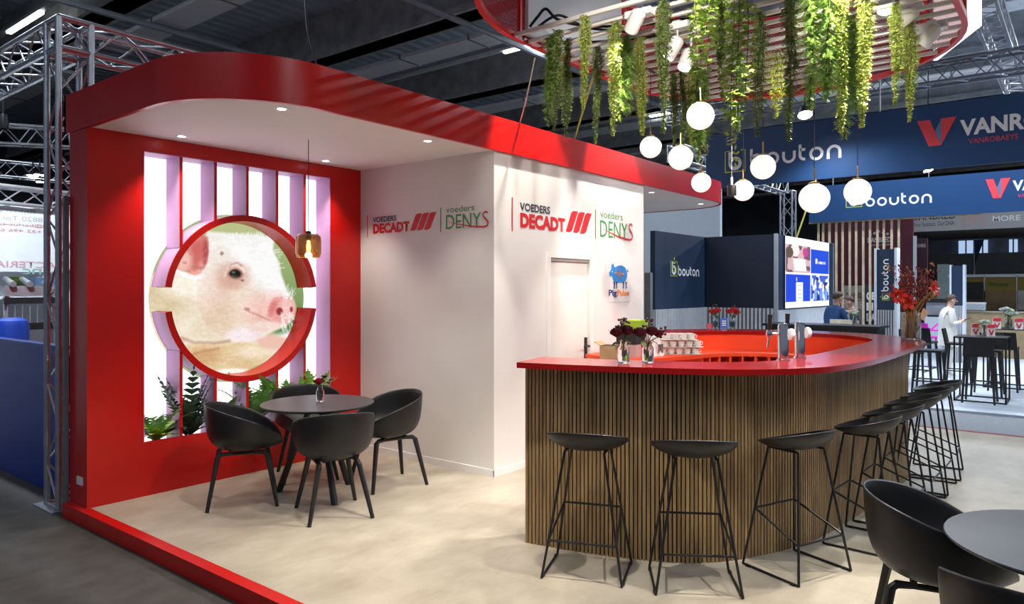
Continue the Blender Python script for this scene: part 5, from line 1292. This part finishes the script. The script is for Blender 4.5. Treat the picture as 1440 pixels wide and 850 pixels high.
for k in range(7): MB().box(-.1,.1,-.006,.006,0,.075, T((k-3)*.012,(k-3)*.035,.0) @ Rz(1.0+.12*k) @ Rx(.25)).build('leaflet', mat('leaflet_paper', (.60,.56,.46), .7, noise=.2, nscale=20), t)
# ---- bar tables, bar chairs
def frame_table(x0, x1, y0, y1, zt, label):
    t = thing('frame_bar_table', label, 'bar table', ((x0+x1)/2, (y0+y1)/2, -.06), 0, 'black frame bar tables'); a, b, h = (x1-x0)/2, (y1-y0)/2, zt+.06
    MB().box(-a, a, -b, b, h-.022, h).build('tabletop', BLACKM, t)
    for sx_ in (-1, 1):
        for sy_ in (-1, 1): MB().box(sx_*(a-.012)-.012, sx_*(a-.012)+.012, sy_*(b-.012)-.012, sy_*(b-.012)+.012, 0, h-.022).build('leg', BLACKM, t)
    for sy_ in (-1, 1): MB().box(-a, a, sy_*(b-.012)-.012, sy_*(b-.012)+.012, 0, .022).build('floor_rail', BLACKM, t)
    for sx_ in (-1, 1): MB().box(sx_*(a-.012)-.012, sx_*(a-.012)+.012, -b, b, 0, .021).build('floor_rail', BLACKM, t)
frame_table(12.93, 13.58, .95, 1.63, .925, 'nearest black frame bar table with two red and white cards'); frame_table(15.0, 15.65, .35, 1.45, .97, 'second black frame bar table with white flowers, cut off at the right')
def make_barchair():
    t = thing('bar_chair', 'x', 'bar chair', (0,0,0), 0, 'black bar chairs of the navy stand')
    MB().box(-.2,.2,-.2,.2,.70,.735).build('seat', BLACKP, t)
    MB().add([(-.20,-.20,.73),(-.20,.20,.73),(-.25,.185,.99),(-.25,-.185,.99),(-.175,-.20,.73),(-.175,.20,.73),(-.225,.185,.99),(-.225,-.185,.99)], [(0,1,2,3),(4,7,6,5),(0,3,7,4),(1,5,6,2),(3,2,6,7),(0,4,5,1)]).build('backrest', BLACKP, t)
    for sx_ in (-1, 1):
        for sy_ in (-1, 1): MB().tube([(.17*sx_,.17*sy_,.70),(.215*sx_,.205*sy_,0)], [.024,.015], 4).build('leg', BLACKP, t)
    for sy_ in (-1, 1): MB().tube([(.2*1,.195*sy_,.24),(-.2,.195*sy_,.24)], .012, 4).build('stretcher', BLACKP, t)
    MB().tube([(.2,.195,.24),(.2,-.195,.24)], .012, 4).build('footrest', BLACKP, t)
    return t
BCH = make_barchair(); BU = []
for x, y, tx, ty, lab in ((12.97,1.29,14,1.29,'black bar chair with its back to the viewer at the nearest bar table'), (13.35,2.02,13.35,1,'black bar chair at the left side of the nearest bar table'),
        (13.95,1.28,13,1.28,'black bar chair at the far side of the nearest bar table'), (14.72,1.12,16,1.1,'black bar chair in front of the second bar table'), (14.85,.60,16,.6,'black bar chair at the right edge of the picture'),
        (15.35,1.85,15.35,1,'black bar chair left of the second bar table'), (14.75,2.46,16,2.3,'black bar chair behind the tall bouquet, left one'), (15.45,2.44,16.5,2.3,'black bar chair behind the tall bouquet, right one')):
    put(BCH, BU, x, y, tx, ty, lab, -.06)
MAG = mat('magenta_plastic', (.62,.005,.42), .4, noise=.05)
mp_ = P(1312, 470, 16.2); t = thing('magenta_chair', 'magenta plastic bar chair beside the tall bouquet', 'bar chair', (mp_.x, mp_.y, -.06), RZI)
MB().box(-.2,.2,-.2,.2,.62,.65).build('seat', MAG, t); 
MB().add([(-.2,-.2,.64),(-.2,.2,.64),(-.26,.2,.95),(-.26,-.2,.95),(-.17,-.2,.64),(-.17,.2,.64),(-.23,.2,.95),(-.23,-.2,.95)], [(0,1,2,3),(4,7,6,5),(0,3,7,4),(1,5,6,2),(3,2,6,7),(0,4,5,1)]).build('backrest', MAG, t)
for s_ in (-1, 1): MB().tube([(-.22,.2*s_,.80),(.1,.22*s_,.80),(.24,.22*s_,.92)], .022, 6).build('armrest', MAG, t)
for sx_ in (-1, 1):
    for sy_ in (-1, 1): MB().tube([(.17*sx_,.17*sy_,.63),(.22*sx_,.21*sy_,0)], [.026,.016], 6).build('leg', MAG, t)
def vcard(t, w, h):
    mb = MB(); M = Matrix(((0,0,-1,-.0),(-1,0,0,0),(0,1,0,0),(0,0,0,1)))
    for a, b in (((-.3,.55),(0,.12)), ((.3,.55),(0,.12))): stroke(mb, [(a[0]*w, a[1]*h), (b[0]*w, b[1]*h)], .2*w, M @ T(0,0,-.008+.010), .004)
    mb.build('card_letter', VRED, t); mb = MB(); rect(mb, -w/2, h*.68, w/2, h*.98, M, .004); mb.build('card_header', VRED, t)
for px, py, d, lab in ((1372, 474, 11.3, 'red and white card standing left of the white posy on the nearest bar table'), (1394, 475, 11.1, 'red and white card standing right of the white posy on the nearest bar table')):
    p = P(px, py, d); card(p.x, p.y, .925, .105, .19, PRINTW, lab, TH-.35, vcard, 'menu_card', 'card', 'red and white menu cards')
for px, d, lab in ((1402, 12.4, 'red and white card left of the large posy on the second bar table'), (1433, 12.2, 'red and white card at the right picture edge')):
    p = P(px, 460, d); card(p.x, p.y, .97, .12, .19, PRINTW, lab, TH-.35, vcard, 'menu_card', 'card', 'red and white menu cards')
white_posy(P(1384, 470, 11.25), .925, 'white posy between the two cards on the nearest bar table', 1.15, 2); white_posy(P(1418, 460, 12.35), .97, 'large loose white posy on the second bar table', 1.7, 3)
# floodlight over the near banner, smaller lamp between the banners
def flood(px, py, d, label, e, to, s_=.11, z_up=.3, out=0, ang=100):
    c = P(px, py, d); t = thing('floodlight', label, 'floodlight', c); R_ = (Vector(to)-c).to_track_quat('-Z','Y').to_matrix().to_4x4()
    MB().lathe([(.001,.10),(s_*.7,.10),(s_,0),(s_,-.03)], 20, R_, cap=False).build('housing', BLACKM, t, True)
    MB().lathe([(.001,-.025),(s_*.95,-.025)], 20, R_, cap=False).build('lens', mat('flood_glass', (1,1,1), .3, emit=(.88,.94,1), estr=40, noise=.01), t)
    MB().tube([(0,0,.05),(0,0,z_up)]+([(out,0,z_up)] if out else []), .012, 6).build('bracket', BLACKM, t)
    spot(c+(Vector(to)-c).normalized()*.08, to, e, (.86,.93,1), ang, .6, .08)
flood(1132, 160, 11.2, 'glaring floodlight above the near navy banner', 260, (10.2, 2.6, 1.0), z_up=.45, out=.92, ang=160)
flood(1305, 238, 13.2, 'small lamp between the two navy banners', 260, (14.5, 1.2, 0), .09, 3.9)
for x, y in ((13.5, 4.2), (16.0, 2.0), (18.5, 0)): spot((x, y, 4.6), (x+.2, y-.4, 0), 320, (.84,.92,1), 110, .6, .1, 'stand_spot')
# ============================================================ FAR STANDS
def board(px0, py0, px1, py1, X, m, name, label, cat, thick=.12, foot=False, grp=None):
    a, b = PX(px0, py0, X), PX(px1, py1, X); z0 = -.1 if foot else b.z
    t = thing(name, label, cat, (X, (a.y+b.y)/2, z0), 0, grp); MB().box(0, thick, -(a.y-b.y)/2, (a.y-b.y)/2, 0, a.z-z0).build('board', m, t)
    return t, a, b, z0
def on_board(t, text, px0, py0, px1, py1, X, m, bold=0):
    a, b = PX(px0, py1, X), PX(px1, py0, X); M = T(-t.location.x, -t.location.y, -t.location.z) @ frame((X-.002, a.y, 0), (0,-1,0))
    z0_, z1_ = PX((px0+px1)/2, py1, X).z, PX((px0+px1)/2, py0, X).z
    letters(text, M, 0, z0_, a.y-b.y, z1_-z0_, m, t, bold)
MAROON = mat('maroon_wall', (.085,.010,.022), .7, noise=.08, nscale=2); PALE = mat('far_print_pale', (.55,.50,.50), .6, noise=.03)
t, *_ = board(1160, 312, 1284, 402, 24.2, MAROON, 'maroon_wall', 'maroon wall with a crowned white name behind the wooden poles', 'wall', foot=True)
on_board(t, 'DANBRED', 1220, 334, 1253, 341, 24.2, PALE, .02); on_board(t, 'Your business. Our DNA.', 1222, 343, 1252, 346, 24.2, PALE, 0)
mb = MB(); a = PX(1236, 330, 24.19)
for k in range(5): mb.lathe([(.001,-.05),(.05,0),(.001,.05)], 8, T(-.03, a.y-t.location.y+(k-2)*.12, a.z-t.location.z+.04*(2-abs(k-2))) , cap=False)
o = mb.build('crown_print', PALE, t); o['kind'] = 'stuff'
t, *_ = board(1187, 402, 1215, 470, 23.6, mat('beige_board', (.28,.24,.23), .7, noise=.06), 'beige_board', 'beige information board below the maroon wall', 'board', foot=True); on_board(t, 'DANBRED', 1190, 412, 1212, 419, 23.6, MAROON, .02); on_board(t, 'CARE', 1190, 424, 1213, 434, 23.6, PALE, .03)
t, *_ = board(1216, 400, 1238, 470, 23.2, mat('charcoal_board', (.035,.035,.045), .7, noise=.06), 'charcoal_board', 'charcoal board with large white letters beside the sign pillar', 'board', foot=True)
for k, w_ in enumerate(('GE', 'BI', 'LA')):
    on_board(t, w_[0], 1218.5, 411+15*k, 1224.5-(k == 2)*1.0, 422+15*k, 23.2, PRINTW, .06); on_board(t, w_[1], 1225.8-(k == 2)*1.4, 411+15*k, 1231-(k == 1)*3, 422+15*k, 23.2, PRINTW, .06)
t, *_ = board(1284, 332, 1288, 470, 23.0, mat('far_post_white', (.45,.47,.5), .6, noise=.05), 'white_post', 'slim white post right of the maroon wall', 'post', foot=True)
t, *_ = board(1288, 336, 1304, 470, 25.6, mat('maroon_grey', (.07,.03,.045), .7, noise=.1), 'maroon_panel', 'narrow maroon panel behind the tall bouquet', 'panel', foot=True); on_board(t, 'DANBRED', 1290, 343, 1302, 348, 25.6, PALE, .03)
cp = PX(1273, 327, 26.0); t = thing('fabric_fascia', 'off-white fabric fascia with dark lettering under the far navy banner', 'fascia', (26, cp.y, cp.z))
MB().box(0, .1, -16, 0, 0, 1.1).build('front_fabric', mat('fascia_fabric', (.42,.41,.41), .7, noise=.05), t); MB().box(.1, 5, -16, 0, .0, .06).build('underside', mat('fascia_under', (.22,.19,.19), .8, noise=.1), t); MB().box(.1, 5, -.1, 0, .06, 1.1).build('side_fabric', MATS['maroon_grey'], t)
on_board(t, 'DANBRED', 1282, 300, 1344, 309, 26, mat('charcoal_print', (.04,.04,.05), .6, noise=.03), .02); on_board(t, 'Your business. Our DNA.', 1284, 312, 1343, 318, 26, MATS['charcoal_print'], 0); on_board(t, 'MORE', 1396, 303, 1435, 311, 26, PRINTW, .02)
mb = MB(); M = T(-26, -cp.y, -cp.z) @ frame((25.997, cp.y, 0), (0,-1,0)); q = lambda px, py: (cp.y-PX(px, py, 26).y, PX(px, py, 26).z)
flat(mb, [q(1350,297),(q(1352,310)),q(1354,322),q(1357,322),q(1358,311),q(1368,312),q(1369,321),q(1371,321),q(1372,310),q(1378,311),q(1382,320),q(1385,320),q(1384,308),q(1386,297)], M, .004); mb.build('animal_print', mat('animal_print_pale', (.48,.36,.34), .7, noise=.05), t)
t, *_ = board(1304, 358, 1460, 388, 33, mat('black_drape', (.010,.011,.013), .9, noise=.3), 'black_drape', 'black drape wall behind the far stands', 'drape', foot=True)
for k, (a0, a1, b0, b1, lab) in enumerate(((1348,1369,339,357,'left bright window high on the far wall'), (1375,1389,338,358,'middle bright window high on the far wall'), (1419,1431,337,356,'right bright window high on the far wall'))):
    a, b = PX(a0, b0, 43.6), PX(a1, b1, 43.6)
    o = struct(f'window_{k+1}', MB().box(43.6, 43.7, b.y, a.y, b.z, a.z), mat('window_daylight', (.5,.6,.8), .4, emit=(.50,.68,1), estr=.75, noise=.01), label=lab)
    MB().box(43.55, 43.62, (a.y+b.y)/2-.03, (a.y+b.y)/2+.03, b.z, a.z).build('mullion', FAR, o)
a = PX(1370, 340, 31); t = thing('blue_flag', 'tall tapering blue flag before the far windows', 'flag', (31, a.y, -.1)); M = frame((0,0,0), (0,-1,0))
q = lambda px, py: (a.y-PX(px, py, 31).y, PX(px, py, 31).z+.1)
mb = MB(); mb.prism([q(1369,338), q(1384,337), q(1374,364), q(1368,384)], -.015, .015, M); mb.build('flag_cloth', mat('flag_blue', (.03,.09,.22), .7, noise=.1), t); MB().tube([(0,0,0), (0,0,q(1369,338)[1])], .03, 6).build('flag_pole', ALU, t)
t, *_ = board(1308, 395, 1323, 470, 24.6, mat('orange_board', (.32,.12,.02), .7, noise=.1), 'orange_board', 'orange-brown board behind the bouquet', 'board', foot=True)
t, *_ = board(1318, 372, 1333, 470, 24.0, mat('sage_board', (.16,.20,.20), .7, noise=.1), 'sage_board', 'grey-green board left of the plain navy pillar', 'board', foot=True)
OLV = mat('olive_board', (.17,.13,.02), .7, noise=.08, nscale=2); PICB = mat('brown_picture', (.16,.10,.045), .7, noise=.5, nscale=1.2)
t, a, b, z0 = board(1330, 389, 1462, 470, 27, OLV, 'olive_stand_wall', 'olive stand wall with a brown landscape picture', 'stand wall', foot=True)
def sub(t, px0, py0, px1, py1, X, m, nm):
    a, b = PX(px0, py0, X), PX(px1, py1, X); MB().box(-.05, -.0, b.y-t.location.y, a.y-t.location.y, b.z-t.location.z, a.z-t.location.z).build(nm, m, t)
sub(t, 1384, 409, 1428, 436, 27, PICB, 'landscape_picture'); sub(t, 1430, 409, 1442, 436, 27, mat('pale_picture', (.35,.32,.3), .7, noise=.5, nscale=1), 'pale_picture')
for px in (1331, 1383.5, 1429): sub(t, px, 388, px+1.6, 465, 26.95, MATS['far_post_white'], 'upright_post')
sub(t, 1330, 386.5, 1460, 389.5, 26.9, MATS['far_post_white'], 'top_rail'); on_board(t, 'Clemenstrup', 1390, 396, 1418, 404, 26.94, mat('olive_script', (.05,.04,.01), .7, noise=.05), 0)
t, *_ = board(1358, 397, 1383, 441, 26.86, mat('tv_black', (.006,.006,.008), .3, noise=.1), 'television_screen', 'dark television on the olive stand wall', 'television', .14)
sub(t, 1360, 422, 1382, 438, 26.86, mat('tv_picture', (.06,.025,.012), .4, noise=.7, nscale=2), 'screen_picture')
t, *_ = board(1300, 446, 1340, 482, 20.5, mat('far_counter_white', (.55,.60,.66), .6, noise=.04), 'white_counter', 'white counter behind the standing person', 'counter', .6, True)
t, *_ = board(1357, 439, 1450, 476, 21.5, mat('timber_counter', (.30,.22,.12), .6, noise=.15), 'timber_counter', 'pale timber counter at the far right', 'counter', .6, True); sub(t, 1357, 437.5, 1450, 439.5, 21.4, MATS['far_post_white'], 'counter_edge')
p = PX(1315, 446, 20.8); t = thing('coffee_machine', 'silver coffee machine on the white counter behind the bouquet', 'coffee machine', p); MB().box(0,.35,-.2,.2,0,.38).build('body', mat('machine_grey', (.30,.32,.35), .4, .3, noise=.1), t); MB().box(-.04,.37,-.23,.23,.36,.46).build('top_cover', BLACKP, t); MB().box(-.12,0,-.15,.15,0,.05).build('drip_tray', BLACKP, t)
p = PX(1370, 438, 21.6); t = thing('white_box', 'small white box at the foot of the dark television', 'box', (p.x, p.y, PX(1404, 439, 21.5).z+.035)); MB().box(0,.3,-.22,.22,0,.17).build('body', MATS['far_counter_white'], t); MB().box(-.01,.31,-.23,.23,.15,.19).build('lid', PRINTW, t)
# ============================================================ LEFT: BLUE WALL AND THE STAND BEHIND
o = MB().box(2.42, 2.52, 6.78, 12, -.1, 1.17).build('blue_low_wall', mat('royal_blue_panel', (.004,.034,.28), .5, noise=.06, nscale=3)); tag(o, 'royal blue low wall left of the truss tower', 'low wall')
MIRB = mat('translucent_banner', (.50,.53,.55), .6, noise=.04)
t = thing('mirrored_banner', 'pale banner seen from behind with mirrored lettering', 'banner', (1.0, 10.02, 1.86)); MB().box(0, 3.5, 0, .02, 0, .80).build('cloth', MIRB, t)
GP = mat('banner_print_grey', (.30,.28,.30), .6, noise=.03); RP = mat('banner_print_red', (.42,.22,.24), .6, noise=.03)
M = T(-1.0, -10.02, -1.86) @ frame((0, 10.018, 0), (1,0,0))
def mir(text, px0, py0, px1, py1, m, bold):
    a, b = PY(px0, py1, 10.02), PY(px1, py0, 10.02); z0_, z1_ = PY((px0+px1)/2, py1, 10.02).z, PY((px0+px1)/2, py0, 10.02).z; letters(text, M, a.x, z0_, b.x-a.x, z1_-z0_, m, t, bold, mirror=True)
mir('Rijksweg', -10, 293, 49, 301, GP, 0); mir('8820 Torhout', -30, 303.5, 60, 310, GP, 0); mir('@berluc-torhout', -40, 313, 61, 318.5, RP, .02); mir('+32 496 63 7', -20, 322, 59, 326.5, RP, .02); mir('BACTERIA', -8, 368, 88, 377, RP, .01); mir('n', 45, 378, 58, 386, mat('banner_print_teal', (.15,.30,.26), .6, noise=.03), 0); mir('c', 31, 378, 43, 386, MATS['banner_print_teal'], 0)
o = MB().box(.5, 6, 10.3, 10.4, -.1, 1.9).build('white_stand_wall', mat('stand_white', (.62,.66,.70), .6, noise=.03)); tag(o, 'white stand wall behind the blue low wall', 'wall')
p = PY(12, 415, 10.28); q = PY(36, 390, 10.28); t = thing('leaf_picture', 'bright green leafy picture on the white stand wall', 'picture', (p.x, 10.28, p.z)); MB().box(0, q.x-p.x, 0, .02, 0, q.z-p.z).build('print', mat('leafy_print', (.30,.50,.06), .6, noise=.8, nscale=14, col2=(.06,.16,.02)), t)
_c = Vector((2.3, 8.2, 3.40)); _d = _c.x*CT+_c.y*ST
flood(CX+F*(_c.x*ST-_c.y*CT)/_d, HY-F*(_c.z-EYE)/_d, _d, 'added floodlight under the left truss arm, just outside the picture', 420, (3.0, 10.1, 1.6), .09, .17)  # lamp added out of view to brighten the left stand and banner
# machine with rollers and grille
c = PY(42, 440, 9.3); t = thing('feed_machine', 'silver feed machine with black bands and a grille', 'machine', (c.x+.08, 9.62, -.1)); z_ = lambda py: PY(42, py, 9.3).z+.1
MGR = mat('machine_silver', (.40,.42,.45), .35, .7, noise=.2)
MB().box(-.22,.42,0,.5,z_(417),z_(402)).build('feed_tray', MGR, t); MB().box(-.24,.42,-.02,.02,z_(428),z_(419)).build('black_band', BLACKP, t); MB().box(-.2,.42,-.02,.02,z_(466),z_(456)).build('black_band', BLACKP, t)
for k in range(9): MB().tube([(-.2+.075*k,0,z_(456)),(-.2+.075*k,0,z_(428))], .006, 5).build('grille_bar', MGR, t)
for k in range(3): MB().tube([(-.16+.17*k,-.05,z_(400)),(-.10+.17*k,.4,z_(392))], .035, 10).build('roller', MGR, t, True)
MB().tube([(.18,.1,z_(398)),(.22,.1,z_(384)),(.34,.1,z_(380)),(.45,.1,z_(386)),(.45,.1,z_(402))], .02, 8).build('handle_frame', MGR, t, True)
MB().box(.1,.4,.05,.4,z_(408),z_(390)).build('motor_box', mat('motor_blue', (.05,.09,.16), .5, noise=.1), t)
for xx in (-.2, .4):
    for yy in (.05, .45): MB().box(xx-.02, xx+.02, yy-.02, yy+.02, 0, z_(417)).build('leg', MGR, t)
o = P(2, 466, 8.2); t = thing('blue_drum', 'rounded royal blue drum behind the low wall', 'drum', (2.72, 8.95, -.1)); MB().lathe([(.001,0),(.16,0),(.16,1.36),(.14,1.42),(.08,1.45),(.001,1.45)], 24, cap=False).build('drum_body', MATS['royal_blue_panel'], t, True); MB().tube([(-.1,-.14,1.2),(.1,-.14,1.2)], .015, 6).build('drum_handle', STEEL, t, True)
c = P(4, 172, 11.3); t = thing('chain_hoist', 'dark hoist clamped to the far left truss', 'hoist', c); MB().lathe([(.001,-.12),(.07,-.1),(.085,0),(.07,.12),(.001,.14)], 16, cap=False).build('hoist_body', BLACKM, t, True); MB().tube([(0,0,.1),(0,0,.35)], .015, 6).build('hook', BLACKM, t)
for k, (px, py, lab) in enumerate(((46, 247, 'small bright lamp on the lower far left truss, left one'), (56, 246, 'small bright lamp on the lower far left truss, middle one'), (59, 256, 'small bright lamp hanging lowest on the far left truss'))):
    c = P(px, py, 14.4); t = thing('truss_lamp', lab, 'lamp', c, 0, 'lamps on the far left truss'); MB().box(-.10,.10,-.06,.06,0,.05).build('housing', BLACKM, t); MB().box(-.09,.09,-.05,.05,-.012,0).build('glass', MATS['flood_glass'], t); MB().tube([(0,0,.04),(0,0,.30)], .012, 6).build('hanger', BLACKM, t)
